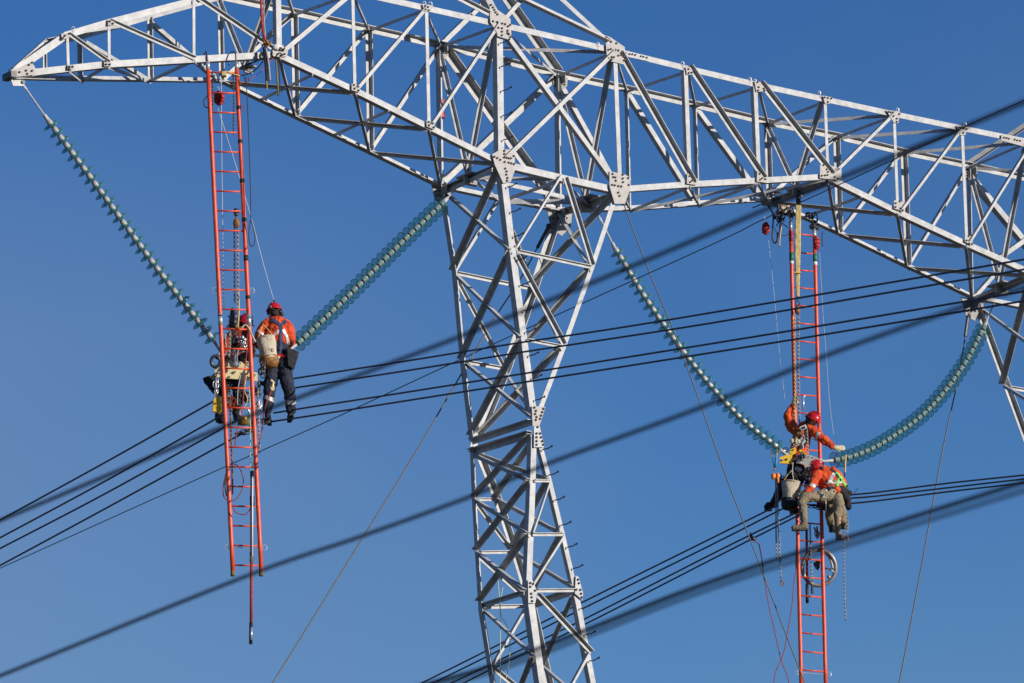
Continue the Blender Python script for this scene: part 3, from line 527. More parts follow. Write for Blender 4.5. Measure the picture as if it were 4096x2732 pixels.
# ------------------------------------------------------------------ soft things: helpers
M1 = P(Mi, 950, 1450).y;  M2 = P(Mi, 3200, 1850).y
ROPEP = {}
def rope(name, label, cat, pts, r, matn, Y=None, pl=None, group=None, seg=6, n=8):
    Q = []
    for p in pts:
        x, y = p[0], p[1]; dy = p[2] if len(p) > 2 else 0.
        Q.append(at(x, y, Y+dy) if pl is None else H(pl, x, y, dy))
    mb = MB(); path = spline(Q, n) if len(Q) > 2 else Q; mb.tube(path, r, seg); o = mb.build(name, matn, smooth=True, origin=path[0]); return tag(o, label, cat, group)
def chain(label, pts, Y=None, pl=None, matn='chain_steel', link=.034, r=.0055, group='hoist chains'):
    Q = [at(x, y, Y) if pl is None else H(pl, x, y) for x, y in pts]
    path = resample(spline(Q, 20) if len(Q) > 2 else [Q[0].lerp(Q[1], i/50) for i in range(51)], link*.82); mb = MB()
    for i in range(len(path)-1):
        d = (path[i+1]-path[i]).normalized(); e = d.orthogonal().normalized() if i == 0 else e; e = (e-d*e.dot(d)).normalized(); s = e if i % 2 else d.cross(e)
        mb.torus(path[i], d*link*.6, s*link*.34, r, 8, 4)
    o = mb.build('chain', matn, smooth=True, origin=path[0]); return tag(o, label, 'chain', group)
def remesh(mb, name, matn, parent, voxel=.014, rough=0., seed=0, smooth=2):
    me = bpy.data.meshes.new(name); og = parent.location.copy() if parent.parent is None else ROOT[parent.name]
    me.from_pydata([V(x)-og for x in mb.v], [], mb.f); bm = bmesh.new(); bm.from_mesh(me); bmesh.ops.recalc_face_normals(bm, faces=bm.faces); bm.to_mesh(me); bm.free()
    o = bpy.data.objects.new(name, me); C.objects.link(o)
    md = o.modifiers.new('r', 'REMESH'); md.mode = 'VOXEL'; md.voxel_size = voxel; md.use_smooth_shade = True
    if smooth: ms = o.modifiers.new('s', 'SMOOTH'); ms.iterations = smooth; ms.factor = .5
    dg_ = bpy.context.evaluated_depsgraph_get(); dg_.update(); ev = o.evaluated_get(dg_); nm = bpy.data.meshes.new_from_object(ev); o.modifiers.clear(); o.data = nm
    for m_ in list(nm.materials): pass
    nm.materials.clear(); nm.materials.append(MATS[matn])
    if rough:
        ns = [vv.normal.copy() for vv in nm.vertices]
        for vv, n_ in zip(nm.vertices, ns):
            c = vv.co+V((seed*3.1, 0, 0)); k = noise.noise(V((c.x*9, c.y*9, c.z*14)))+.6*noise.noise(c*26)
            vv.co += n_*(k*rough)
        nm.update()
    nm.polygons.foreach_set('use_smooth', [True]*len(nm.polygons))
    o.parent = parent; ROOT[o.name] = og; return o
class Fig:
    def __init__(s, Y, label, base, kind='person'):
        s.Y = Y; s.root = thing(kind, at(base[0], base[1], Y), label, 'person' if kind == 'person' else kind)
    def p(s, x, y, dy=0.): return at(x, y, s.Y+dy)
    def limb(s, mb, pts, flat=1., mul=1.):
        """pts: (x, y, dy, r) joints; tapered tube with round joints, flattened front to back"""
        Q = [(s.p(*q[:3]), q[3]*mul) for q in pts]; path = []; n = 6
        cs = spline([q[0] for q in Q], n) if len(Q) > 2 else [Q[0][0].lerp(Q[1][0], i/n) for i in range(n+1)]
        for i, c in enumerate(cs):
            k = min(i//n, len(Q)-2); t = (i-k*n)/n; t = t*t*(3-2*t)*.5+t*.5; path.append((c, Q[k][1]*(1-t)+Q[k+1][1]*t))
        for c, r in path: mb.ball(c, V((r, 0, 0)), V((0, r*flat, 0)), V((0, 0, r)), seg=12)
        return mb
    def ell(s, mb, x, y, dy, rx, ry, rz, tilt=0.):
        t = math.radians(tilt); mb.ball(s.p(x, y, dy), V((math.cos(t)*rx, 0, math.sin(t)*rx)), V((0, ry, 0)), V((-math.sin(t)*rz, 0, math.cos(t)*rz)), seg=14)
    def hand(s, mb, x, y, dy, dx, dz, k=1., fold=.5, dyy=0.):
        """five separate fingers; (dx, dz) is the pointing direction in the picture"""
        c = s.p(x, y, dy); d = (Rt*dx+Up*dz+V((0, dyy, 0))).normalized(); n = V((0, -1, 0)); side = d.cross(n).normalized(); n = side.cross(d)
        for t in (-.028, -.01, .01, .028): mb.tube([c-d*.01+side*t, c+d*.07+side*t*1.1], .014*k, 8); mb.ball(c+side*t, .014*k)
        for t, ln in ((-.032, .060), (-.011, .078), (.011, .082), (.031, .072)):
            b = c+d*.07+side*t*1.12; m1 = b+d*ln*.5-n*0+n*.0; m2 = m1+(d*(1-fold)-n*fold).normalized()*ln*.35; m3 = m2+(d*(1-fold*1.5)-n*fold*1.3).normalized()*ln*.25
            mb.tube([b-d*.01, m1, m2, m3], [.0098*k, .0092*k, .0085*k, .0065*k], 8)
        th = c+side*.036+d*.015; mb.tube([c+side*.02, th, th+(d*.7+side*.6)*.035-n*.01, th+(d*.9+side*.3)*.062-n*.02], [.013*k, .012*k, .0105*k, .008*k], 8)
    def head(s, mb, x, y, dy, face):
        c = s.p(x, y, dy); f = face.normalized(); sd = Z.cross(f).normalized(); up_ = f.cross(sd)
        mb.ball(c, sd*.075, f*.095, up_*.11, seg=16); mb.ball(c-up_*.06+f*.03, sd*.055, f*.06, up_*.06)
        mb.tube([c+f*.09+up_*.02, c+f*.112-up_*.02, c+f*.09-up_*.03], [.010, .016, .012], 6)
        mb.tube([c+f*.085-up_*.058-sd*.02, c+f*.092-up_*.058, c+f*.085-up_*.058+sd*.02], .008, 6)
        for k in (-1, 1): mb.ball(c+sd*.077*k-f*.005, sd*.01, f*.018, up_*.03); mb.ball(c+f*.078+sd*.032*k+up_*.018, .016)
        e = MB()
        for k in (-1, 1): e.ball(c+f*.088+sd*.032*k+up_*.018, .009)
        return c, f, sd, up_, e
    def part(s, mb, name, matn, voxel=.014, rough=0., seed=0, smooth=2): return remesh(mb, name, matn, s.root, voxel, rough, seed, smooth)
def bvh(o):
    me = o.data; og = ROOT[o.name]; return BVHTree.FromPolygons([vv.co+og for vv in me.vertices], [tuple(p.vertices) for p in me.polygons])
def ribbon(name, pts, w, targets, parent, matn, lift=.008, n=6):
    """strap lying on a garment: follows its surface as found from the camera side"""
    trs = [bvh(t) for t in targets]; path = spline([V((x, y, 0)) for x, y in pts], n) if len(pts) > 2 else [V(pts[0]+(0,)).lerp(V(pts[1]+(0,)), i/n) for i in range(n+1)]
    hw = w/2/.00394; L_ = []; last = None
    for i, p in enumerate(path):
        d = (path[min(i+1, len(path)-1)]-path[max(i-1, 0)]).normalized(); s_ = V((-d.y, d.x, 0)); row = []
        for k in (-1, 0, 1):
            x, y = p.x+s_.x*hw*k, p.y+s_.y*hw*k; dr = ray(x, y).normalized(); best = None
            for t in trs:
                h_ = t.ray_cast(CAM, dr)
                if h_[0] is not None and (best is None or h_[3] < best[3]): best = h_
            if best is not None: last = (best[0]-CAM).length; row.append(best[0]-dr*lift)
            elif last: row.append(CAM+dr*(last-lift))
            else: row.append(None)
        L_.append(row)
    L_ = [r_ for r_ in L_ if None not in r_]
    if len(L_) < 2: return
    mb = MB(); vs = [q for r_ in L_ for q in r_]; m_ = len(L_)
    fs = [(i*3+k, i*3+k+1, (i+1)*3+k+1, (i+1)*3+k) for i in range(m_-1) for k in range(2)]
    back = [q+Fw*.004 for q in vs]; b = len(vs); fs += [tuple(j+b for j in reversed(f)) for f in fs[:]]
    fs += [(i*3, (i+1)*3, (i+1)*3+b, i*3+b) for i in range(m_-1)]+[(i*3+2, i*3+2+b, (i+1)*3+2+b, (i+1)*3+2) for i in range(m_-1)]
    mb.add(vs+back, fs); return mb.build(name, matn, parent, smooth=False)
def helmet(fig, c, f, sd, up_, matn='helmet_red', sticker=None, tilt=0.):
    mb = MB(); a = c+up_*.035; prof = [(math.cos(t)*1., math.sin(t)) for t in [i*math.pi/2/7 for i in range(8)]]
    n_ = 20; vs = []
    for cr, sr in prof:
        for k in range(n_):
            t = 2*math.pi*k/n_; ridge = 1+.03*max(0, math.cos(t*1)) ; vs.append(a+sd*(math.cos(t)*.116*max(cr, .02))+f*(math.sin(t)*.135*max(cr, .02))+up_*(sr*.125*ridge))
    fs = [(i*n_+k, i*n_+(k+1) % n_, (i+1)*n_+(k+1) % n_, (i+1)*n_+k) for i in range(7) for k in range(n_)]
    mb.add(vs, fs); rim = [a+sd*(math.cos(2*math.pi*k/n_)*.120)+f*(math.sin(2*math.pi*k/n_)*.140) for k in range(n_+1)]; mb.tube(rim, .009, 6)
    mb.prism([a+f*.12-sd*.08, a+f*.185-sd*.045, a+f*.19+sd*.045, a+f*.12+sd*.08], up_*.008); o = mb.build('helmet', matn, fig.root, smooth=True)
    for k in (-.05, 0, .05): v_ = MB(); v_.tube([a+sd*k+up_*.118-f*.07+up_*(-.005), a+sd*k+up_*.132, a+sd*k+up_*.118+f*.07], .006, 6); v_.build('helmet_ridge', matn, o)
    m2 = MB()
    for k in (-1, 1): m2.tube([a+sd*.11*k, a+sd*.085*k-up_*.08+f*.02, a-up_*.15+f*.05+sd*.02*k], .007, 6); m2.ball(a+sd*.10*k-up_*.045, sd*.02, f*.03, up_*.035)
    m2.tube([a-f*.115+sd*.07-up_*.015, a-f*.11-up_*.05, a-f*.115-sd*.07-up_*.015], .016, 6); m2.build('chin_strap', 'black', fig.root)
    return o, a
def sticker(fig, x, y, o, r=.02, matn='white'):
    t = bvh(o); dr = ray(x, y).normalized(); h_ = t.ray_cast(CAM, dr)
    if h_[0] is None: return
    n = h_[1]; n = n if n.dot(dr) < 0 else -n; e = n.orthogonal().normalized(); mb = MB(); mb.torus(h_[0]+n*.004, e*r, n.cross(e)*r, .005, 14, 5); mb.build('helmet_badge', matn, fig.root)
def boot(fig, x, y, dy, ddx, ddz, ddy, matn='olive_boot', k=1., shaft=None):
    """(ddx, ddz, ddy) pointing direction of the toe in metres"""
    a = fig.p(x, y, dy); d = V((ddx, ddy, ddz)); mb = MB()
    for t, r in ((0, .050), (.25, .052), (.5, .050), (.75, .048), (1, .040)): mb.ball(a+d*t, r*k)
    for t in (0, .15): mb.ball(a+d*t+Z*.04, .05*k)
    if shaft: fig.limb(mb, shaft)
    o = fig.part(mb, 'boot', matn, .012, .003, x)
    s_ = MB(); dn = d.normalized(); sd = dn.cross(Z).normalized(); nn = sd.cross(dn); base = a-nn*.052*k
    s_.prism([base-dn*.055+sd*.036, base+d*.5+sd*.046, base+d+dn*.035+sd*.03, base+d+dn*.035-sd*.03, base+d*.5-sd*.046, base-dn*.055-sd*.036], nn*.022); s_.build('sole', 'black', o)
    return o
# ------------------------------------------------------------------ person 1: standing lineman at left
c1 = hit(1130, 1650, *vp(1075, 1688)).y
f = Fig(c1, 'lineman in orange jacket and navy trousers standing with his back turned beside left ladder', (1120, 1672))
hc = MB(); c, fa, sd, up_, eyes = f.head(hc, 1097, 1250, .0, V((-.25, 1, -.1)))
body = MB(); body.v, body.f, body.m = list(hc.v), list(hc.f), list(hc.m)
f.limb(body, [(1098, 1262, 0, .055), (1104, 1300, 0, .11), (1108, 1370, 0, .12), (1112, 1430, 0, .13)], .7)
f.limb(body, [(1106, 1292, 0, .08), (1062, 1300, 0, .055), (1034, 1345, .03, .042), (1030, 1385, .28, .03)]); f.limb(body, [(1106, 1292, 0, .08), (1150, 1302, 0, .055), (1163, 1355, .06, .042), (1140, 1385, .32, .03)])
f.limb(body, [(1096, 1440, 0, .08), (1078, 1545, 0, .055), (1070, 1650, .03, .04)]); f.limb(body, [(1130, 1440, 0, .08), (1152, 1548, -.02, .055), (1164, 1650, .0, .04)])
f.hand(body, 1028, 1388, .30, .2, .2, .9, dyy=1.); f.hand(body, 1138, 1387, .34, -.2, .2, .9, dyy=1.); f.part(body, 'body', 'skin', .010, 0, 0, 1)
eyes.build('eyes', 'white', f.root)
hm, _ = helmet(f, c, fa, sd, up_); sticker(f, 1081, 1229, hm)
mb = MB(); mb.ball(c-fa*.06-up_*.03, sd*.08, fa*.06, up_*.06); mb.build('hair', 'hair', f.root, smooth=True)
jk = MB(); f.limb(jk, [(1103, 1284, 0, .12), (1106, 1308, 0, .185), (1108, 1340, 0, .20), (1110, 1368, 0, .175), (1111, 1378, 0, .165)], .68)
f.limb(jk, [(1075, 1297, 0, .10), (1056, 1308, 0, .088), (1036, 1345, .03, .078), (1030, 1380, .22, .058)]); f.limb(jk, [(1138, 1297, 0, .10), (1154, 1312, 0, .088), (1165, 1358, .06, .074), (1148, 1385, .28, .058)])
f.ell(jk, 1100, 1274, 0, .105, .09, .05); jacket = f.part(jk, 'jacket', 'orange_cloth', .012, .017, 1)
tr_ = MB(); f.limb(tr_, [(1112, 1372, 0, .158), (1113, 1405, 0, .165), (1113, 1435, 0, .172)], .74); f.limb(tr_, [(1096, 1440, 0, .130), (1082, 1530, 0, .112), (1078, 1560, 0, .10), (1071, 1635, .03, .084)]); f.limb(tr_, [(1131, 1440, 0, .130), (1149, 1530, -.02, .112), (1157, 1565, -.02, .10), (1164, 1638, .0, .086)])
trs = f.part(tr_, 'trousers', 'navy_cloth', .012, .014, 2)
for a in [[(1029, 1320), (1047, 1335), (1066, 1349)], [(1118, 1320), (1104, 1334), (1088, 1349)], [(1133, 1318), (1148, 1350), (1158, 1386)]]: ribbon('reflective_stripe', a, .042, [jacket], f.root, 'reflective', .010)
ribbon('reflective_stripe', [(1058, 1586), (1078, 1594), (1099, 1602)], .062, [trs], f.root, 'reflective', .008); ribbon('reflective_stripe', [(1140, 1608), (1161, 1611), (1184, 1608)], .062, [trs], f.root, 'reflective', .008)
for a, w in [([(1080, 1276), (1102, 1284), (1122, 1298), (1146, 1282)], .05), ([(1122, 1292), (1124, 1340), (1124, 1390), (1124, 1425)], .045)]: ribbon('harness', a, w, [jacket, trs], f.root, 'navy_strap', .014)
ribbon('harness_buckle', [(1110, 1424), (1126, 1421), (1144, 1424)], .04, [jacket, trs], f.root, 'helmet_red', .018); ribbon('tool_belt', [(1076, 1405), (1112, 1412), (1150, 1405)], .05, [trs], f.root, 'black_cloth', .014)
mb = MB(); mb.ball(f.p(1128, 1256, -.05), .035); mb.ball(f.p(1120, 1246, -.09), .02); mb.tube([f.p(1122, 1262, -.07), f.p(1112, 1270, -.07)], .012, 6); mb.build('radio_headset', 'dark_steel', f.root, smooth=True)
boot(f, 1164, 1655, 0, -.04, -.03, .20, 'black_cloth'); boot(f, 1070, 1668, .03, .02, -.03, .20, 'black_cloth')
g1 = MB(); f.hand(g1, 1028, 1388, .30, .2, .2, 1.15, dyy=1.); f.part(g1, 'glove', 'glove', .008, 0, 0, 1); g1 = MB(); f.hand(g1, 1138, 1387, .34, -.2, .2, 1.15, dyy=1.); f.part(g1, 'glove', 'glove', .008, 0, 0, 1)
Y1 = f.Y
mb = MB(); q = [f.p(1146, 1386, -.18), f.p(1196, 1406, -.12), f.p(1174, 1478, -.12), f.p(1150, 1460, -.18)]; mb.prism(q, V((0, .09, 0))); o = remesh(mb, 'tool_pouch', 'black_cloth', f.root, .012, .006, 3)
rope('safety_line', 'white safety line running from the left ladder down to the standing lineman', 'rope', [(872, 432), (885, 475), (955, 700), (1010, 890), (1060, 1080), (1095, 1200)], .0045, 'white_rope', Y=(L1P.y+Y1)/2)
mb = MB(); mb.tube([f.p(1095, 1200), f.p(1101, 1228), f.p(1112, 1275)], [.012, .016, .014], 8); mb.ball(f.p(1097, 1203), .02); tag(mb.build('rope_grab', 'dark_steel', origin=f.p(1095, 1200)), 'dark rope grab behind the standing lineman\'s red helmet', 'rope grab')
# canvas bucket
def bucket(label, Y, top, bot, rt_, rb_, base_h, emblem=None, strap=()):
    a = at(top[0], top[1], Y); b = at(bot[0], bot[1], Y); ax = (b-a).normalized(); L_ = (b-a).length; root = thing('canvas_bucket', a, label, 'bucket', 'canvas tool buckets')
    e1 = ax.cross(V((0, 1, 0))).normalized(); e2 = ax.cross(e1); n_ = 24; vs = []; rows = 9
    for j in range(rows):
        t = j/(rows-1); r = rt_+(rb_-rt_)*t+.012*math.sin(t*7)
        for k in range(n_): w = 2*math.pi*k/n_; rr = r*(1+.05*math.sin(3*w+t*4)+.02*math.sin(7*w)); vs.append(a+ax*L_*t+(e1*math.cos(w)+e2*math.sin(w))*rr)
    fs = [(j*n_+k, j*n_+(k+1) % n_, (j+1)*n_+(k+1) % n_, (j+1)*n_+k) for j in range(rows-1) for k in range(n_)]
    mb = MB(); mb.add(vs, fs); mb.add([q+ax*0 for q in vs[-n_:]], [tuple(range(n_))]); o = mb.build('bucket_side', 'canvas', root, smooth=True)
    mb = MB(); mb.torus(a, e1*rt_*1.03, e2*rt_*1.03, .012, 24, 6); mb.build('rim', 'canvas', root, smooth=True)
    mb = MB(); mb.lathe(b-ax*base_h*.35, ax, [(rb_*1.02, 0), (rb_*1.05, base_h*.3), (rb_*1.0, base_h*.8), (rb_*.8, base_h*1.15), (0, base_h*1.25)], 24); mb.build('leather_base', 'leather' if emblem else 'black_cloth', root, smooth=True)
    for k in (-1, 1):
        mb = MB(); mb.tube([a+e1*rt_*k*.9, a-ax*.12+e1*rt_*k*.5, a-ax*.22], .007, 6); mb.build('handle_rope', 'sling_tan', root)
    return root, o
B1Y = Y1-.42
bk, bo = bucket('canvas bucket with brown leather base and dark letters hanging at the standing lineman\'s hip', B1Y, (1062, 1352), (1076, 1440), .135, .15, .14, True)
def letters(txt, x, y, h, Y, matn, parent, rot=0., tgt=None):
    cu = bpy.data.curves.new('t', 'FONT'); cu.body = txt; cu.size = h; cu.extrude = .002; cu.align_x = 'CENTER'; cu.align_y = 'CENTER'
    to = bpy.data.objects.new('t', cu); C.objects.link(to); dgp = bpy.context.evaluated_depsgraph_get(); me = bpy.data.meshes.new_from_object(to.evaluated_get(dgp)); bpy.data.objects.remove(to)
    c_ = at(x, y, Y); h_ = bvh(tgt).ray_cast(CAM, ray(x, y).normalized()) if tgt else (None,)
    if h_[0] is not None: c_ = h_[0]
    X = (Rt*math.cos(rot)+Up*math.sin(rot)); Yv = (-Rt*math.sin(rot)+Up*math.cos(rot)); mb = MB(); rt2 = .15
    mb.add([c_+X*q.co.x+Yv*q.co.y-Fw*(.016-(q.co.x**2)/(2*rt2)+q.co.z) for q in me.vertices], [tuple(p.vertices) for p in me.polygons]); return mb.build('lettering', matn, parent)
letters('LB', 1085, 1401, .085, B1Y, 'dark_steel', bk, .1, bo)
# ------------------------------------------------------------------ person 2: behind the left ladder
f = Fig(M1+.30, 'lineman in dark clothes mostly hidden behind the left ladder and its yellow plate', (900, 1700))
hc = MB(); c, fa, sd, up_, eyes = f.head(hc, 978, 1296, 0, V((.6, -.5, -.5)))
body = MB(); body.v, body.f, body.m = list(hc.v), list(hc.f), list(hc.m)
f.limb(body, [(975, 1305, 0, .05), (960, 1340, 0, .10), (948, 1430, 0, .12)], .7); f.limb(body, [(962, 1335, 0, .07), (925, 1345, 0, .05), (895, 1400, -.1, .04), (905, 1440, -.2, .03)]); f.limb(body, [(962, 1335, 0, .07), (990, 1350, 0, .05), (1003, 1400, -.1, .04), (985, 1430, -.2, .03)])
f.limb(body, [(930, 1440, 0, .08), (895, 1540, -.1, .055), (878, 1660, 0, .04)]); f.limb(body, [(955, 1440, 0, .08), (950, 1550, -.1, .055), (945, 1660, 0, .04)]); f.hand(body, 906, 1442, -.2, .3, -.8, .9); f.hand(body, 985, 1432, -.2, -.3, -.8, .9); f.part(body, 'body', 'skin', .010, 0, 0, 1)
eyes.build('eyes', 'white', f.root); hm, _ = helmet(f, c, fa, sd, up_)
jk = MB(); f.limb(jk, [(970, 1318, 0, .10), (958, 1345, 0, .17), (950, 1400, 0, .165), (946, 1450, 0, .16)], .7); f.limb(jk, [(925, 1345, 0, .085), (895, 1400, -.1, .07), (903, 1436, -.18, .055)]); f.limb(jk, [(985, 1345, 0, .085), (1004, 1400, -.1, .07), (988, 1425, -.18, .055)]); f.part(jk, 'jacket', 'shaded_orange_cloth', .013, .01, 4)
tr_ = MB(); f.limb(tr_, [(945, 1440, 0, .16), (940, 1480, 0, .17)], .75); f.limb(tr_, [(925, 1480, 0, .11), (893, 1560, -.1, .095), (878, 1640, 0, .085)]); f.limb(tr_, [(955, 1480, 0, .11), (952, 1560, -.1, .09), (945, 1650, 0, .07)]); f.part(tr_, 'trousers', 'black_cloth', .013, .01, 5)
boot(f, 877, 1672, 0, .06, -.06, -.14, 'black_cloth', 1.5); boot(f, 946, 1668, 0, .03, -.04, -.14, 'black_cloth', 1.15)
for xx, yy in ((906, 1442), (985, 1432)): g1 = MB(); f.hand(g1, xx, yy, -.2, .3, -.8, 1.15); f.part(g1, 'glove', 'glove', .008, 0, 0, 1)
mb = MB(); mb.prism([f.p(*q) for q in ((809, 1512, -.3), (826, 1506, -.3), (845, 1502, -.3), (858, 1490, -.3), (862, 1560, -.3), (852, 1572, -.3), (815, 1524, -.3))], V((0, .10, 0))); remesh(mb, 'tool_pouch', 'black_cloth', f.root, .012, .012, 6)
Y2 = f.Y
M0 = M1; M1 = M1-.36
# ------------------------------------------------------------------ left yoke and rigging
def slab(name, label, cat, poly, Y, th, matn, group=None, holes=(), par=None, bev=True):
    mb = MB(); q = [at(x, y, Y) for x, y in poly]; mb.prism(q, V((0, th, 0)))
    for (x, y, r) in holes: mb.lathe(at(x, y, Y)-V((0, .003, 0)), V((0, -1, 0)), [(0, 0), (r, 0), (r, .012), (r*.5, .02), (0, .02)], 10, 1)
    if par is not None: return mb.build(name, [matn, 'dark_steel'], par)
    o = mb.build(name, [matn, 'dark_steel'], origin=q[0]); return tag(o, label, cat, group)
YG = 'yellow yoke plates between the insulator strings'
yk = thing('yoke_plate', at(945, 1480, M1), 'pale yellow yoke plate behind the left ladder', 'yoke plate', YG)
slab('plate', None, None, [(860, 1471), (878, 1462), (903, 1450), (927, 1437), (961, 1444), (991, 1467), (1001, 1484), (1029, 1491), (1030, 1525), (991, 1520), (906, 1513), (860, 1508)], M1, .03, 'yoke_yellow', holes=[(865, 1474, .014), (865, 1504, .014), (917, 1508, .014), (930, 1442, .012), (942, 1456, .02), (1020, 1500, .012)], par=yk)
slab('plate', None, None, [(866, 1478), (1026, 1496), (1026, 1518), (866, 1502)], M1+.12, .03, 'yoke_yellow', par=yk)
mb = MB()
for x, y in ((875, 1490), (940, 1488), (1015, 1505)): mb.tube([at(x, y, M1-.03), at(x, y, M1+.18)], .022, 8)
mb.build('spacer_bolts', 'zinc', yk)
mb = MB(); ring = at(862, 1446, M1-.1); mb.torus(ring, Rt*.070, Up*.085, .026, 20, 8); mb.tube([at(873, 1420, M1), at(868, 1432, M1-.06)], .03, 8); tag(mb.build('hoist_ring', 'dark_steel', smooth=True, origin=ring), 'dark grey ring beside the yellow plate on the left ladder', 'ring')
mb = MB(); mb.tube([at(880, 1412, M1), at(868, 1428, M1-.05), at(905, 1418, M1-.05), at(945, 1395, M1), at(1000, 1420, M1), at(1120, 1430, M1)], .022, 8); tag(mb.build('suspension_link', 'zinc', smooth=True, origin=at(880, 1412, M1)), 'galvanised link joining both left insulator strings', 'link')
mb = MB(); q = at(942, 1446, M1-.12); mb.tube([at(951, 1398, M1-.12), at(943, 1425, M1-.12), q], [.026, .03, .04], 10); mb.lathe(at(945, 1457, M1-.15), V((0, -1, 0)), [(0, -.03), (.055, -.03), (.058, .01), (.03, .03), (0, .03)], 14); mb.tube([at(925, 1412, M1-.1), at(940, 1402, M1-.12), at(953, 1396, M1-.12)], .02, 8); tag(mb.build('ratchet_hoist', 'zinc', smooth=True, origin=q), 'grey ratchet hoist in front of the left yellow plate', 'hoist')
# chain hoist hanging inside the left ladder
hz1 = thing('chain_hoist', at(945, 850, L1P.y+.25), 'dark chain hoist block hanging inside the left ladder', 'chain hoist', 'chain hoists')
yh = L1P.y+.25
mb = MB(); mb.ball(at(945, 845, yh), .052); mb.ball(at(945, 858, yh), .035); mb.build('hook_block', 'dark_steel', hz1, smooth=True)
mb = MB(); mb.ball(at(946, 893, yh), V((.055, 0, 0)), V((0, .05, 0)), V((0, 0, .085))); mb.tube([at(945, 862, yh), at(946, 880, yh)], .014, 8); mb.build('gear_housing', 'leather', hz1, smooth=True)
CH = 'hoist chains'
chain('left strand of chain below the dark hoist block in the left ladder', [(938, 915), (939, 1225)], Y=yh, matn='dark_steel', link=.044, r=.008); chain('right strand of chain below the dark hoist block in the left ladder', [(952, 915), (953, 1235)], Y=yh, matn='chain_steel', link=.044, r=.007)
mb = MB(); mb.tube([at(928, 1232, yh), at(930, 1262, yh), at(926, 1310, yh)], [.02, .045, .04], 8); mb.tube([at(912, 1262, yh), at(925, 1280, yh), at(940, 1240, yh)], .012, 6); mb.tube([at(943, 1290, yh), at(943, 1320, yh)], .018, 6); tag(mb.build('lever_hoist', 'dark_steel', smooth=True, origin=at(928, 1232, yh)), 'dark lever hoist at mid height of the left ladder', 'hoist', None)
rope('sling', 'pale strap hanging under the chain inside the left ladder', 'strap', [(954, 1160), (956, 1230), (952, 1312)], .012, 'sling_tan', Y=yh)
rope('sling', 'cream strap looped over the left ladder above the yellow plate', 'strap', [(966, 1312), (982, 1300), (998, 1318), (1010, 1345), (1022, 1368)], .014, 'canvas', Y=L1P.y-.08)
for i, (pts, mt, r_, lab) in enumerate([([(905, 1330), (902, 1360), (906, 1390)], 'canvas', .008, 'short cream cord at the left inside the cluttered ladder section'), ([(990, 1335), (988, 1400), (980, 1470), (975, 1560), (968, 1640), (948, 1720), (940, 1790)], 'red_rope', .009, 'thin red hose running down the inside of the left ladder past the yellow plate'),
                     ([(1088, 1560), (1070, 1600), (1056, 1650), (1050, 1710), (1040, 1760), (1030, 1800), (1012, 1860)], 'red_rope', .010, 'red hose hanging from the yellow glove beside the standing lineman\'s knee'), ([(996, 1545), (1000, 1600), (1001, 1700), (1002, 1880)], 'yellow_rope', .006, 'thin yellow rope hanging down inside the left ladder to the black pole head'),
                     ([(985, 1500), (978, 1560), (990, 1600), (972, 1640)], 'sling_tan', .008, 'tangled tan cord above the brass cylinder'), ([(962, 1500), (952, 1560), (950, 1620)], 'white_rope', .005, 'thin pale cord just left of the brass cylinder')]):
    rope('cord', lab, 'cord', pts, r_, mt, Y=(M1-.25 if i not in (2,) else Y1-.2), group='cords and hoses on the left ladder')
# clutter of shackles, hooks and clamps
def lump(name, label, cat, x, y, Y, rx, rz, matn, seed, extra=()):
    rng = random.Random(seed); mb = MB()
    for k in range(11):
        a = rng.uniform(0, 6.28); q = at(x+math.cos(a)*rx*190*rng.uniform(.2, .9), y+math.sin(a)*rz*190*rng.uniform(.2, .9), Y+rng.uniform(-.03, .03))
        if k % 3 == 0: mb.torus(q, V((rx*.5, 0, 0)), V((0, .01, rz*.4)), .010, 10, 5)
        elif k % 3 == 1: mb.tube([q, q+V((rng.uniform(-.6, .6)*rx, 0, rng.uniform(-.8, .8)*rz))], .016, 7)
        else: mb.ball(q, V((rx*.35, 0, 0)), V((0, .03, 0)), V((0, 0, rz*.35)))
    return tag(mb.build(name, matn, smooth=True, origin=at(x, y, Y)), label, cat)
lump('shackle', 'dark shackle cluster hanging beneath the red bar above the yellow plate', 'shackle', 935, 1350, M1-.1, .10, .12, 'dark_steel', 3)
lump('shackle', 'bright steel shackles next to the white clamp inside the left ladder', 'shackle', 975, 1365, M1-.15, .08, .10, 'zinc', 5)
lump('shackle', 'dark steel links right of the yellow plate and left of the bucket', 'shackle', 1010, 1405, M1-.2, .06, .14, 'dark_steel', 8)
lump('clamp', 'dark clamp gripping the conductors beside the yellow plate\'s right end', 'clamp', 1052, 1480, M1-.2, .07, .14, 'dark_steel', 11)
lump('clamp', 'dark conductor clamps under the left yellow plate', 'clamp', 925, 1545, M1+.1, .16, .10, 'black', 12)
lump('clamp', 'steel clamp on the lowest conductor beside the standing lineman\'s left boot', 'clamp', 1060, 1682, Y1+.05, .09, .07, 'dark_steel', 13)
lump('clamp', 'dark clamp on the top conductor at the standing lineman\'s thigh', 'clamp', 1052, 1532, Y1+.1, .12, .05, 'dark_steel', 14)
lump('shackle', 'silver shackles under the left end of the yellow plate', 'shackle', 866, 1545, M1-.1, .05, .14, 'zinc', 15)
lump('shackle', 'grey chain bag below the brass cylinder', 'chain bag', 972, 1728, M1-.1, .13, .06, 'black', 16)
lump('clamp', 'twisted steel links right of the left ladder at boot height', 'clamp', 1036, 1630, M1-.2, .05, .18, 'zinc', 17)
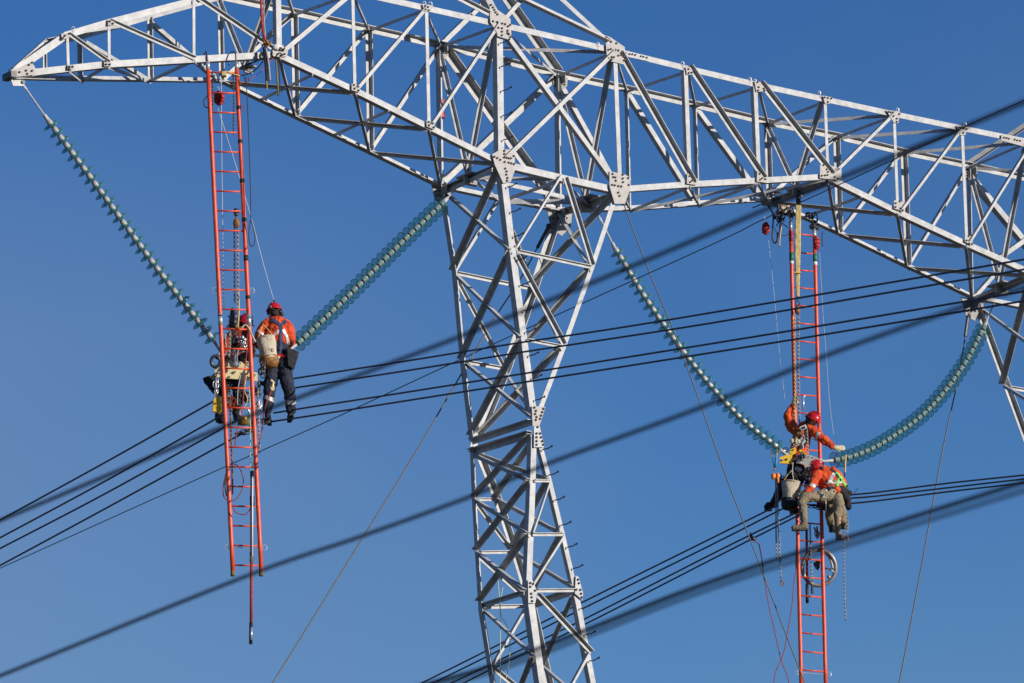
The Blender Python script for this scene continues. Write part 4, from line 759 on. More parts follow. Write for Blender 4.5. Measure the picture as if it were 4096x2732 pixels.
mb = MB(); mb.prism([at(x, y, M1-.2) for x, y in ((1080, 1545), (1098, 1545), (1096, 1562), (1086, 1560))], V((0, .03, 0))); mb.tube([at(1084, 1520, M1-.2), at(1094, 1530, M1-.2), at(1090, 1548, M1-.2)], .018, 6); tag(mb.build('grounding_clamp', 'yoke_yellow', origin=at(1080, 1545, M1-.2)), 'small yellow clamp beside the standing lineman\'s knee', 'clamp')
mb = MB(); mb.prism([at(x, y, M1-.25) for x, y in ((868, 1576), (882, 1590), (886, 1640), (872, 1650), (848, 1645), (852, 1600))], V((0, .08, 0))); o = thing('yellow_bag', at(868, 1576, M1-.25), 'small yellow bag hanging left of the left ladder', 'bag'); remesh(mb, 'pouch', 'yellow', o, .010, .008, 7); mb = MB(); mb.tube([at(872, 1540, M1-.2), at(868, 1580, M1-.22)], .008, 6); mb.build('cord', 'canvas', o)
o = thing('brass_cylinder', at(975, 1672, M1-.25), 'brass cylinder with a steel ring inside the lower left ladder', 'hydraulic cylinder')
mb = MB(); mb.lathe(at(973, 1668, M1-.25), -Z, [(0, 0), (.085, 0), (.09, .02), (.088, .12), (0, .13)], 18); mb.build('cylinder_body', 'brass', o, smooth=True); mb = MB(); mb.torus(at(978, 1652, M1-.25), Rt*.075, Up*.08, .012, 20, 6); mb.build('ring', 'zinc', o, smooth=True)
chain('chain hanging along the inside of the left ladder\'s left rail', [(919, 1560), (923, 1700), (928, 1850), (930, 1985)], Y=L1P.y+.1, matn='leather', link=.04, r=.008); chain('chain hanging just right of the left ladder\'s right rail', [(1032, 1560), (1034, 1650), (1037, 1740), (1038, 1815)], Y=L1P.y+.1, link=.04, r=.007)
chain('dark chain hanging inside the left ladder above the yellow plate', [(920, 1330), (920, 1380), (915, 1440)], Y=M1-.2, matn='chain_steel', link=.04, r=.007)
chain('short chain hanging beside the left rail at the top of the left ladder', [(850, 290), (851, 400), (850, 450), (852, 515)], pl=L1, matn='dark_steel', link=.036, r=.006); chain('short chain hanging at the right side of the left ladder\'s top', [(932, 300), (935, 400), (934, 470), (933, 545)], pl=L1, matn='dark_steel', link=.036, r=.006)
# red reel, top straps
def sack(label, x, y, Y, rx, rz, matn, tall=1., cat='bag', group='red rope bags hanging below the crossarm'):
    o = thing('rope_bag', at(x, y, Y), label, cat, group); mb = MB()
    mb.ball(at(x, y, Y), V((rx, 0, 0)), V((0, rx*.9, 0)), V((0, 0, rz)), seg=16); mb.ball(at(x, y-rz*80, Y), V((rx*.5, 0, 0)), V((0, rx*.5, 0)), V((0, 0, rz*.5))); remesh(mb, 'bag_body', matn, o, .010, .010, x)
    mb = MB(); mb.tube([at(x, y-rz*150, Y), at(x, y-rz*300, Y)], .006, 6); mb.torus(at(x, y-rz*330, Y), Rt*.02, Z*.025, .006, 10, 5); mb.build('hanging_ring', 'zinc', o)
    for dz in (-.35, .1, .5): mb = MB(); mb.torus(at(x, y+dz*rz*250, Y), V((rx*math.sqrt(1-dz*dz*.9)*1.02, 0, 0)), V((0, rx*.93*math.sqrt(1-dz*dz*.9), 0)), .006, 18, 5); mb.build('band', 'fibreglass_dark', o)
    return o
sack('round red bag hanging inside the top of the left ladder', 876, 392, L1P.y+.3, .085, .125, 'red_bag')
rope('cord', 'black loop hanging left of the red bag on the left ladder', 'cord', [(838, 372), (820, 395), (814, 410), (822, 428), (838, 432)], .009, 'black', pl=L1, group='black loops on the left ladder'); rope('cord', 'dark loop right of the left ladder beneath the first rungs', 'cord', [(948, 425), (968, 420), (976, 432), (962, 442), (948, 440)], .007, 'red_rope', pl=L1, group='black loops on the left ladder')
rope('cord', 'thin white line hanging straight down inside the left ladder', 'cord', [(886, 330), (887, 600), (892, 1000), (896, 1240)], .0045, 'white_rope', Y=L1P.y+.35)
YK = P(F, 1080, 220).y-.12
rope('cord', 'dark rope hanging right of the left ladder and ending in a long loop', 'rope', [(984, 308), (990, 420), (997, 600), (1002, 770), (1004, 870), (1012, 905), (1020, 945), (1016, 975), (1005, 985), (997, 965), (996, 920), (1003, 880)], .0075, 'black', Y=L1P.y-.05); rope('cord', 'second dark rope beside the long looped rope near the crossarm', 'rope', [(976, 305), (986, 340), (992, 330), (996, 310)], .007, 'black', Y=L1P.y-.05)
rope('sling', 'black sling sagging from the crossarm knee to the left ladder top', 'sling', [(1062, 225), (1040, 262), (1000, 292), (955, 302), (915, 292)], .011, 'black', Y=YK+.05); rope('sling', 'second black sling sagging above the first at the left ladder top', 'sling', [(1058, 222), (1030, 242), (985, 260), (940, 282)], .014, 'black', Y=YK+.1); rope('sling', 'tan sling tied around the top rung of the left ladder', 'sling', [(888, 292), (905, 286), (930, 295), (960, 304)], .011, 'sling_tan', pl=(L1[0]-v*.05, L1[1]))
mb = MB(); mb.box(at(897, 297, L1P.y-.1), V((.03, 0, 0)), V((0, .05, 0)), V((0, 0, .035))); tag(mb.build('strap_buckle', 'sling_tan', origin=at(897, 297, L1P.y-.1)), 'tan strap buckle on the top rung of the left ladder', 'buckle')
rope('cord', 'thin orange rope running from the crossarm knee to the left ladder\'s right rail', 'rope', [(1098, 226), (1060, 270), (1020, 305), (975, 328), (945, 350)], .0045, 'fibreglass', Y=YK)
YK2 = YK-.1
rope('hanging_strap', 'dark red strap hanging down across the crossarm knee from above', 'strap', [(1043, -60), (1045, 30), (1050, 110), (1060, 160), (1062, 185)], .020, 'red_bag', Y=YK2); rope('hanging_strap', 'grey strap beside the dark red strap at the crossarm knee', 'strap', [(1058, -60), (1055, 20), (1056, 80), (1062, 150)], .012, 'galvanised_dull', Y=YK2+.05)
lump('shackle', 'rusty orange pulley block at the crossarm knee', 'pulley', 1064, 172, YK2, .07, .07, 'leather', 21)
rope('hanging_strap', 'black and grey strap bundle hanging below the crossarm knee', 'strap', [(1056, 190), (1062, 240), (1066, 290), (1068, 330), (1068, 345)], .026, 'black', Y=YK2+.02); rope('hanging_strap', 'pale grey strap hanging next to the black bundle at the knee', 'strap', [(1064, 195), (1072, 240), (1077, 285), (1080, 322)], .018, 'galvanised_dull', Y=YK2)
rope('hanging_strap', 'olive strap hanging right of the knee bundle', 'strap', [(1104, 240), (1108, 300), (1112, 350), (1112, 382)], .014, 'olive_strap', Y=YK2); rope('hanging_strap', 'black strap loop ending next to the olive strap', 'strap', [(1110, 240), (1118, 300), (1119, 360), (1113, 384)], .010, 'black', Y=YK2)
rope('cord', 'short brass-ended cord at the bottom of the knee bundle', 'cord', [(1066, 325), (1068, 345), (1069, 358)], .007, 'sling_tan', Y=YK2-.03)
for i, (a, b, c_, d_) in enumerate([((1078, 175), (1100, 200), (1120, 190), (1135, 205)), ((1085, 200), (1105, 185), (1128, 205), (1140, 190)), ((1080, 215), (1098, 228), (1118, 212), (1132, 222)), ((1048, 212), (1040, 222), (1042, 232), (1052, 236))]):
    rope('cord', ['upper black coil wound round the crossarm knee', 'second black coil crossing the first at the crossarm knee', 'lowest black coil at the crossarm knee plate', 'black wrap around the lower chord just left of the knee'][i], 'rope coil', [a, b, c_, d_], .010 if i < 3 else .02, 'black', Y=YK2+.03, group='black coils at the crossarm knee')
mb = MB(); mb.ball(at(1106, 190, YK2+.05), .075, .04, .06); tag(mb.build('pulley', 'white', smooth=True, origin=at(1106, 190, YK2+.05)), 'white pulley wheel at the crossarm knee', 'pulley')
# hot stick and loops low on the left ladder
hs_ = thing('insulating_pole', at(1006, 1900, L1P.y-.1), 'long red pole with black joints hanging below the left ladder', 'pole'); yl = L1P.y-.1
for nm, a, b, r_, mt in [('pole_shaft', (1007, 1890), (1005, 2495), .022, 'fibreglass_dark'), ('pole_stripe', (1010, 1905), (1009, 2225), .012, 'white'), ('pole_tip', (1004, 2490), (1003, 2576), .027, 'black'), ('pole_tip_sleeve', (1006, 2510), (1005, 2560), .018, 'zinc'), ('pole_joint', (1008, 1985), (1009, 2025), .036, 'black'), ('pole_head', (1008, 1885), (1009, 1915), .030, 'black'), ('pole_joint', (1006, 2210), (1006, 2250), .028, 'olive_boot'), ('pole_lower_shaft', (1006, 2250), (1005, 2492), .024, 'red_rope')]:
    mb = MB(); dy_ = -.03 if nm in ('pole_stripe', 'pole_tip_sleeve') else -.01 if nm == 'pole_lower_shaft' else 0; mb.tube([at(*a, yl+dy_), at(*b, yl+dy_)], r_, 10); mb.build(nm, mt, hs_, smooth=True)
rope('hose_loop', 'red hose coiled round the left rail low on the left ladder', 'hose', [(925, 1857), (950, 1862), (970, 1900), (972, 1945), (950, 1990), (920, 2005), (895, 1985), (894, 1940), (905, 1890)], .008, 'red_rope', Y=L1P.y-.1); rope('hose_loop', 'red hose sagging between the rails low on the left ladder', 'hose', [(930, 2030), (945, 2050), (970, 2058), (985, 2056), (1002, 2035)], .008, 'red_rope', Y=L1P.y-.1); rope('hose_loop', 'black length of hose left of the left ladder\'s left rail', 'hose', [(906, 1890), (900, 1940), (906, 1985)], .010, 'black', Y=L1P.y-.1)
# ------------------------------------------------------------------ right crew
Y3 = M2
f = Fig(Y3+.02, 'lineman in orange jacket and black trousers reaching toward the curved insulator string', (3160, 2050))
hc = MB(); c, fa, sd, up_, eyes = f.head(hc, 3249, 1682, -.06, V((.62, -.42, -.55)))
body = MB(); body.v, body.f, body.m = list(hc.v), list(hc.f), list(hc.m)
f.limb(body, [(3242, 1692, 0, .055), (3215, 1715, .03, .11), (3200, 1790, .03, .12), (3188, 1860, 0, .13)], .7); f.limb(body, [(3212, 1712, .05, .07), (3178, 1712, .12, .05), (3154, 1662, .2, .042), (3176, 1618, .18, .03)]); f.limb(body, [(3222, 1712, 0, .07), (3245, 1715, -.08, .055), (3293, 1758, -.1, .042), (3338, 1789, -.12, .03)])
f.limb(body, [(3180, 1880, 0, .08), (3128, 1955, -.12, .055), (3085, 2022, 0, .04)]); f.limb(body, [(3195, 1880, 0, .08), (3170, 1965, -.1, .055), (3165, 2045, .1, .04)]); f.hand(body, 3176, 1615, .18, .2, .9, .9, .6); f.hand(body, 3345, 1791, -.12, 1, -.02, .9, .25); f.part(body, 'body', 'skin', .010, 0, 0, 1)
eyes.build('eyes', 'white', f.root); hm, _ = helmet(f, c, fa, sd, up_)
mb = MB(); mb.ball(c-fa*.05-up_*.02, sd*.085, fa*.07, up_*.07); mb.build('hair', 'hair', f.root, smooth=True)
jk = MB(); f.limb(jk, [(3226, 1706, .02, .11), (3212, 1735, .03, .165), (3200, 1790, .03, .165), (3190, 1850, 0, .165), (3187, 1868, 0, .16)], .7); f.limb(jk, [(3185, 1728, .08, .09), (3162, 1700, .15, .09), (3153, 1662, .2, .082), (3172, 1625, .18, .058)]); f.limb(jk, [(3240, 1712, -.05, .085), (3262, 1730, -.08, .088), (3293, 1757, -.1, .08), (3328, 1783, -.12, .060)])
jacket = f.part(jk, 'jacket', 'orange_cloth', .012, .018, 8)
ribbon('reflective_stripe', [(3278, 1728), (3268, 1744), (3258, 1762)], .05, [jacket], f.root, 'reflective', .010); ribbon('harness', [(3222, 1700), (3226, 1740), (3215, 1790)], .055, [jacket], f.root, 'black_cloth', .012); ribbon('harness', [(3190, 1720), (3205, 1760), (3200, 1800)], .045, [jacket], f.root, 'black_cloth', .012)
tr_ = MB(); f.limb(tr_, [(3188, 1858, 0, .165), (3184, 1900, 0, .175)], .75); f.limb(tr_, [(3170, 1905, -.02, .12), (3128, 1960, -.12, .10), (3095, 2012, -.02, .075)]); f.limb(tr_, [(3195, 1905, 0, .12), (3172, 1968, -.05, .10), (3166, 2030, .1, .08)]); f.part(tr_, 'trousers', 'black_cloth', .013, .01, 9)
boot(f, 3076, 2030, -.02, -.05, -.01, -.10, 'black_cloth', 1.15); boot(f, 3172, 2042, .1, .05, -.02, -.12, 'black_cloth', 1.2)
for (xx, yy, dd, a_, b_, fo) in ((3176, 1615, .18, .2, .9, .6), (3345, 1791, -.12, 1, -.02, .25)): g1 = MB(); f.hand(g1, xx, yy, dd, a_, b_, 1.25, fo); f.limb(g1, [(xx-6 if xx > 3200 else xx, yy, dd, .042), (xx+3 if xx > 3200 else xx, yy, dd, .036)]); f.part(g1, 'glove', 'glove', .007, 0, 0, 1)
mb = MB(); mb.box(at(3214, 1711, Y3-.22), (Rt*.9+Up*.4)*.055, V((0, .02, 0)), (Up*.9-Rt*.4)*.035); o = mb.build('chest_tag', 'white', f.root); mb = MB()
for k in (-.5, 0, .5): mb.box(at(3214, 1711, Y3-.243)+(Rt*.9+Up*.4)*.05*k, (Rt*.9+Up*.4)*.006, V((0, .004, 0)), (Up*.9-Rt*.4)*.024)
mb.build('tag_bars', 'dark_steel', o)
# seated lineman
f = Fig(Y3-.42, 'seated lineman with bowed red helmet, orange jacket and khaki trousers', (3300, 2000))
hc = MB(); c, fa, sd, up_, eyes = f.head(hc, 3274, 1874, -.06, V((-.6, -.35, -.75)))
body = MB(); body.v, body.f, body.m = list(hc.v), list(hc.f), list(hc.m)
f.limb(body, [(3280, 1878, 0, .055), (3300, 1900, 0, .11), (3325, 1950, 0, .12), (3335, 1975, 0, .13)], .7); f.limb(body, [(3290, 1895, 0, .07), (3266, 1900, -.08, .05), (3246, 1942, -.14, .042), (3222, 1966, -.18, .03)]); f.limb(body, [(3305, 1892, 0, .07), (3342, 1900, .05, .05), (3368, 1940, .05, .042), (3340, 1965, -.2, .03)])
f.limb(body, [(3320, 1985, -.05, .08), (3212, 1996, -.22, .055), (3218, 2098, -.22, .04)]); f.limb(body, [(3345, 1985, 0, .08), (3354, 2048, -.2, .055), (3352, 2140, -.2, .04)]); f.hand(body, 3220, 1967, -.18, -.7, -.5, .9, .6); f.hand(body, 3338, 1966, -.2, -.8, -.3, .9, .6); f.part(body, 'body', 'skin', .010, 0, 0, 1)
eyes.build('eyes', 'white', f.root); hm, _ = helmet(f, c, fa, sd, up_); sticker(f, 3283, 1848, hm, .018)
jk = MB(); f.limb(jk, [(3284, 1884, 0, .11), (3298, 1904, 0, .175), (3318, 1932, 0, .195), (3328, 1950, 0, .19)], .7); f.limb(jk, [(3272, 1890, -.06, .09), (3262, 1910, -.1, .085), (3246, 1945, -.14, .072), (3228, 1964, -.18, .055)]); f.limb(jk, [(3332, 1888, .03, .09), (3352, 1908, .05, .085), (3372, 1940, .05, .075), (3348, 1962, -.15, .055)])
jacket = f.part(jk, 'jacket', 'orange_cloth', .012, .018, 10)
for a, w in [([(3345, 1888), (3330, 1905), (3318, 1932)], .055), ([(3305, 1932), (3340, 1930), (3378, 1926)], .035), ([(3240, 1935), (3252, 1940), (3264, 1944)], .05)]: ribbon('reflective_stripe', a, w, [jacket], f.root, 'reflective', .010)
for a, mt in [([(3318, 1872), (3342, 1890), (3356, 1912), (3362, 1925)], 'black_cloth'), ([(3345, 1888), (3358, 1905), (3352, 1930), (3350, 1945)], 'lime_strap'), ([(3365, 1905), (3376, 1930), (3392, 1950)], 'lime_strap')]: ribbon('harness', a, .035, [jacket], f.root, mt, .016)
tr_ = MB(); f.limb(tr_, [(3330, 1950, 0, .18), (3338, 1978, 0, .18)], .75); f.limb(tr_, [(3318, 1985, -.08, .115), (3262, 1986, -.18, .10), (3214, 1996, -.24, .090), (3212, 2040, -.24, .078), (3217, 2082, -.22, .062)]); f.limb(tr_, [(3345, 1985, -.02, .115), (3354, 2015, -.15, .10), (3353, 2048, -.2, .085), (3350, 2062, -.2, .078)])
trs = f.part(tr_, 'trousers', 'khaki_cloth', .012, .015, 11)
boot(f, 3219, 2108, -.22, -.19, -.012, -.03, 'olive_boot', 1.1, [(3214, 2060, -.22, .064), (3217, 2085, -.22, .058), (3219, 2105, -.22, .055)]); boot(f, 3354, 2148, -.2, .05, -.03, -.12, 'olive_boot', 1.05, [(3350, 2056, -.2, .070), (3351, 2100, -.2, .058), (3353, 2145, -.2, .052)])
for (xx, yy, dd, a_, b_) in ((3220, 1967, -.18, -.7, -.5), (3338, 1966, -.2, -.8, -.3)): g1 = MB(); f.hand(g1, xx, yy, dd, a_, b_, 1.2, .6); f.part(g1, 'glove', 'glove', .007, 0, 0, 1)
tb = MB(); f.limb(tb, [(3302, 1960, -.1, .05), (3330, 1963, -.14, .06), (3365, 1960, -.08, .07), (3396, 1972, 0, .055)], .8); f.limb(tb, [(3370, 1965, -.06, .06), (3388, 1998, 0, .07), (3394, 2030, .05, .05)]); f.part(tb, 'tool_belt', 'black_cloth', .012, .014, 12)
mb = MB(); mb.torus(f.p(3297, 1966, -.28), Rt*.045, Up*.045, .007, 16, 6); mb.tube([f.p(3297, 1975, -.28), f.p(3293, 2000, -.28)], .008, 6); mb.tube([f.p(3303, 1976, -.28), f.p(3304, 2045, -.28)], .005, 6); mb.build('carabiner', 'zinc', f.root, smooth=True)
mb = MB(); mb.tube([f.p(3412, 1980, 0), f.p(3435, 1950, 0)], .006, 6); mb.build('antenna', 'black', f.root)
Y4 = f.Y
# worker behind him
f = Fig(Y3+.12, 'hidden worker behind the seated lineman, only khaki legs and boots showing', (3330, 2120))
hc = MB(); c, fa, sd, up_, eyes = f.head(hc, 3318, 1912, .05, V((-.5, -.6, -.5)))
body = MB(); body.v, body.f, body.m = list(hc.v), list(hc.f), list(hc.m)
f.limb(body, [(3318, 1920, 0, .055), (3320, 1940, .05, .10), (3335, 1990, .05, .12)], .7); f.limb(body, [(3320, 1940, .05, .07), (3350, 1950, .05, .045), (3350, 1980, 0, .035), (3330, 1990, -.05, .03)]); f.limb(body, [(3320, 1940, .05, .07), (3290, 1950, .05, .045), (3290, 1980, 0, .035), (3310, 1990, -.05, .03)])
f.limb(body, [(3328, 2000, .05, .07), (3322, 2060, 0, .055), (3326, 2115, 0, .04)]); f.limb(body, [(3350, 2000, .05, .07), (3370, 2050, 0, .055), (3374, 2095, 0, .04)]); f.hand(body, 3332, 1990, -.05, -.5, -.5, .9); f.hand(body, 3308, 1990, -.05, .5, -.5, .9); f.part(body, 'body', 'skin', .010, 0, 0, 1); hm, _ = helmet(f, c, fa, sd, up_)
jk = MB(); f.limb(jk, [(3318, 1935, .05, .12), (3325, 1965, .05, .14), (3335, 1995, .05, .14)], .7); f.limb(jk, [(3340, 1948, .05, .065), (3350, 1980, 0, .055), (3332, 1990, -.05, .045)]); f.limb(jk, [(3298, 1948, .05, .065), (3290, 1980, 0, .055), (3308, 1990, -.05, .045)]); f.part(jk, 'jacket', 'shaded_orange_cloth', .014, .008, 13)
tr_ = MB(); f.limb(tr_, [(3336, 1992, .05, .13), (3342, 2010, .05, .14)], .75); f.limb(tr_, [(3325, 2010, .05, .10), (3320, 2060, 0, .085), (3325, 2098, 0, .07)]); f.limb(tr_, [(3352, 2010, .05, .10), (3368, 2052, 0, .085), (3373, 2088, 0, .068)]); f.part(tr_, 'trousers', 'khaki_cloth', .014, .010, 14)
boot(f, 3327, 2116, 0, .02, -.03, -.10, 'black_cloth', 1.1); boot(f, 3374, 2103, 0, .04, -.02, -.10, 'olive_boot', 1.1)
# right yoke, bucket, hoist
yk = thing('yoke_plate', at(3180, 1830, M2), 'bright yellow yoke plates around the grey plate of the right crew', 'yoke plate', YG)
slab('plate', None, None, [(3119, 1829), (3145, 1820), (3170, 1816), (3170, 1855), (3119, 1853)], M2-.22, .03, 'yellow', par=yk, holes=[(3146, 1838, .02)]); slab('plate', None, None, [(3158, 1812), (3164, 1796), (3183, 1789), (3186, 1812), (3172, 1818)], M2-.18, .03, 'yellow', par=yk, holes=[(3173, 1800, .012)]); slab('plate', None, None, [(3195, 1816), (3198, 1796), (3213, 1801), (3224, 1817)], M2-.18, .03, 'yellow', par=yk, holes=[(3208, 1808, .01)])
slab('side_plate', None, None, [(3185, 1820), (3210, 1817), (3234, 1818), (3258, 1826), (3276, 1833), (3285, 1842), (3255, 1846), (3251, 1871), (3242, 1869), (3232, 1866), (3221, 1871), (3215, 1859), (3200, 1853), (3185, 1852)], M2-.24, .03, 'galvanised_plate', par=yk, holes=[(3194, 1828, .014), (3235, 1828, .008), (3250, 1831, .008), (3222, 1823, .008)])
mb = MB()
for x, y in ((3130, 1840), (3176, 1836), (3262, 1838)): mb.tube([at(x, y, M2-.24), at(x, y, M2+.1)], .022, 8)
mb.build('spacer_bolts', 'zinc', yk)
bk2, bo2 = bucket('plain canvas bucket with a black base hanging left of the seated lineman', M2-.38, (3165, 1930), (3160, 2008), .155, .145, .16)
rope('cord', 'pair of pale cords holding the plain canvas bucket', 'cord', [(3172, 1850), (3170, 1890), (3176, 1928)], .006, 'white_rope', Y=M2-.42)
hz2 = thing('chain_hoist', at(3190, 1240, L2P.y-.2), 'rusty chain hoist block under the tan sling on the right ladder', 'chain hoist', 'chain hoists'); yh2 = L2P.y-.2
mb = MB(); mb.torus(at(3190, 1212, yh2), Rt*.035, Up*.045, .010, 12, 6); mb.build('hook', 'dark_steel', hz2, smooth=True); mb = MB(); mb.ball(at(3190, 1240, yh2), V((.05, 0, 0)), V((0, .045, 0)), V((0, 0, .08)), seg=14); mb.tube([at(3184, 1232, yh2-.04), at(3196, 1232, yh2-.04)], .02, 8); mb.build('gear_housing', 'leather', hz2, smooth=True)
chain('left strand of chain below the rusty hoist block on the right ladder', [(3179, 1264), (3178, 1400), (3180, 1540), (3176, 1712)], Y=yh2, matn='sling_tan', link=.044, r=.007); chain('right strand of chain below the rusty hoist block on the right ladder', [(3196, 1262), (3195, 1400), (3196, 1540), (3198, 1700)], Y=yh2, link=.044, r=.007)
mb = MB(); q = [at(x, y, yh2-.05) for x, y in ((3184, 818), (3206, 820), (3204, 900), (3203, 1000), (3200, 1090), (3198, 1186), (3186, 1186), (3182, 1080), (3180, 990), (3181, 900))]; mb.prism(q, V((0, .05, 0))); o = thing('lifting_sling', q[0], 'broad tan webbing sling hanging in front of the right ladder\'s top', 'sling'); remesh(mb, 'webbing', 'sling_tan', o, .012, .004, 9, 1)
mb = MB(); mb.tube([at(3192, 740, yh2+.1), at(3193, 780, yh2), at(3194, 822, yh2-.02)], .042, 8); mb.build('black_wrap', 'black', o, smooth=True); mb = MB(); mb.box(at(3191, 1091, yh2-.05), V((.052, 0, 0)), V((0, .035, 0)), V((0, 0, .012))); mb.build('yellow_tag', 'yellow', o)
chain('left strand of bright chain hanging from the orange hoist at the right crew\'s left side', [(3103, 1915), (3104, 2050), (3105, 2160), (3112, 2250)], Y=M2-.3, link=.040, r=.007); chain('right strand of bright chain ending in an open hook beneath the orange hoist', [(3110, 1915), (3112, 2050), (3118, 2180), (3124, 2318)], Y=M2-.3, link=.040, r=.007)
mb = MB(); mb.torus(at(3128, 2333, M2-.3), Rt*.030, Up*.036, .010, 12, 6); mb.ball(at(3126, 2322, M2-.3), .02); tag(mb.build('chain_hook', 'leather', smooth=True, origin=at(3128, 2333, M2-.3)), 'open hook at the end of the bright chain left of the right ladder', 'hook')
chain('long pale chain hanging right of the seated lineman\'s boots', [(3382, 2100), (3378, 2160), (3377, 2300), (3380, 2420), (3384, 2488)], Y=M2-.1, link=.040, r=.006); chain('short pale chain behind the boots with an orange hook at its end', [(3388, 2058), (3390, 2090), (3390, 2135)], Y=M2-.1, link=.040, r=.006)
mb = MB(); mb.ball(at(3390, 2152, M2-.1), V((.022, 0, 0)), V((0, .02, 0)), V((0, 0, .055))); tag(mb.build('chain_hook', 'orange_block', smooth=True, origin=at(3390, 2152, M2-.1)), 'orange hook hanging right of the dangling boots', 'hook')
oh = thing('lever_hoist', at(3100, 1905, M2-.3), 'orange lever hoist with blue strap at the right crew\'s left side', 'hoist')
mb = MB(); mb.ball(at(3094, 1905, M2-.3), V((.045, 0, 0)), V((0, .04, 0)), V((0, 0, .06))); mb.ball(at(3112, 1902, M2-.3), V((.035, 0, 0)), V((0, .04, 0)), V((0, 0, .05))); mb.tube([at(3110, 1905, M2-.32), at(3113, 1935, M2-.32)], .022, 8); mb.tube([at(3098, 1880, M2-.3), at(3102, 1868, M2-.3)], .014, 8); mb.build('hoist_body', 'orange_block', oh, smooth=True)
mb = MB(); mb.tube([at(3092, 1828, M2-.3), at(3098, 1868, M2-.3)], .016, 8); mb.tube([at(3105, 1830, M2-.3), at(3102, 1872, M2-.3)], .024, 8); mb.build('blue_strap', 'blue_strap', oh, smooth=True); mb = MB(); mb.tube([at(3085, 1800, M2-.3), at(3087, 1830, M2-.3)], .010, 6); mb.tube([at(3107, 1775, M2-.28), at(3106, 1832, M2-.3)], .014, 8); mb.build('tan_strap', 'sling_tan', oh, smooth=True)
rope('sling', 'tan and blue strap hanging from the curved insulator string right of the crew', 'strap', [(3384, 1820), (3381, 1850), (3380, 1890)], .016, 'sling_tan', Y=M2-.1); rope('sling', 'blue lower end of the strap at the curved insulator string', 'strap', [(3379, 1890), (3378, 1905), (3377, 1918)], .014, 'navy_strap', Y=M2-.1)
lump('shackle', 'dark clamps under the bright yellow plate of the right crew', 'clamp', 3205, 1895, M2-.1, .16, .14, 'black', 31); lump('shackle', 'silver shackles beside the right crew\'s chains', 'shackle', 3180, 1770, M2-.2, .10, .12, 'canvas', 32); lump('shackle', 'steel shackle cluster at the right crew\'s bucket handle', 'shackle', 3192, 1878, M2-.3, .05, .06, 'zinc', 33); lump('shackle', 'tangled grey shackles where the sagging string meets the right crew', 'shackle', 3140, 1808, M2-.1, .10, .08, 'zinc', 34); lump('shackle', 'white clamp behind the chains at the upper lineman\'s waist', 'clamp', 3212, 1770, M2-.2, .05, .12, 'white', 35)
lump('clamp', 'dark clamps joining the conductors under the seated lineman', 'clamp', 3275, 2018, M2-.1, .22, .06, 'black', 36); lump('clamp', 'dark clamp on the conductors below the plain bucket', 'clamp', 3185, 2046, M2-.05, .10, .05, 'black', 37)
chain('short chain hanging at the upper lineman\'s right hip', [(3228, 1720), (3230, 1760), (3231, 1815)], Y=M2-.28, link=.036, r=.007)
mb = MB(); mb.tube([at(3213, 1585, L2P.y-.1), at(3214, 1640, L2P.y-.1)], .016, 8); mb.tube([at(3207, 1582, L2P.y-.1), at(3222, 1586, L2P.y-.1)], .012, 8); tag(mb.build('hook_rod', 'zinc', smooth=True, origin=at(3213, 1585, L2P.y-.1)), 'small steel rod hooked on a rung above the red helmet at right', 'hook')
# things below: steel ring, hanging pole
rg = thing('steel_ring', at(3280, 2272, L2P.y+.15), 'large bright steel ring hanging behind the right ladder', 'ring'); yr = L2P.y+.15
mb = MB(); mb.torus(at(3276, 2271, yr), Rt*.285, Up*.305, .034, 36, 8); mb.build('ring_tube', 'chain_steel', rg, smooth=True); mb = MB(); mb.tube(spline([at(3300, 2205, yr-.03), at(3322, 2240, yr-.03), at(3332, 2276, yr-.03)], 6), .020, 8); mb.tube([at(3300, 2272, yr), at(3318, 2276, yr), at(3338, 2290, yr)], .016, 8); mb.ball(at(3316, 2308, yr), .035); mb.build('ring_bracket', 'chain_steel', rg, smooth=True)
hp = thing('insulating_pole', at(3226, 2140, L2P.y+.1), 'short red pole with black tip hanging behind the right ladder', 'pole'); yp = L2P.y+.1
mb = MB(); mb.tube([at(3226, 2110, yp), at(3229, 2335, yp)], .022, 10); mb.build('pole_shaft', 'fibreglass_dark', hp, smooth=True); mb = MB(); mb.tube([at(3228, 2335, yp), at(3229, 2412, yp)], .028, 10); mb.build('pole_tip', 'black', hp, smooth=True)
chain('dark chain inside the right ladder running through the steel ring', [(3240, 2100), (3243, 2200), (3248, 2300), (3250, 2340)], Y=L2P.y+.05, matn='chain_steel', link=.040, r=.007); lump('shackle', 'steel swivel hanging from a rung above the steel ring', 'swivel', 3267, 2130, L2P.y+.05, .05, .12, 'galvanised_dull', 41); lump('shackle', 'dark fittings in the middle of the steel ring', 'fitting', 3268, 2262, L2P.y+.1, .07, .10, 'dark_steel', 42)
mb = MB(); mb.tube([at(3249, 2338, yp), at(3249, 2374, yp)], .022, 8); tag(mb.build('weight', 'black', origin=at(3249, 2338, yp)), 'small black weight below the steel ring', 'weight')
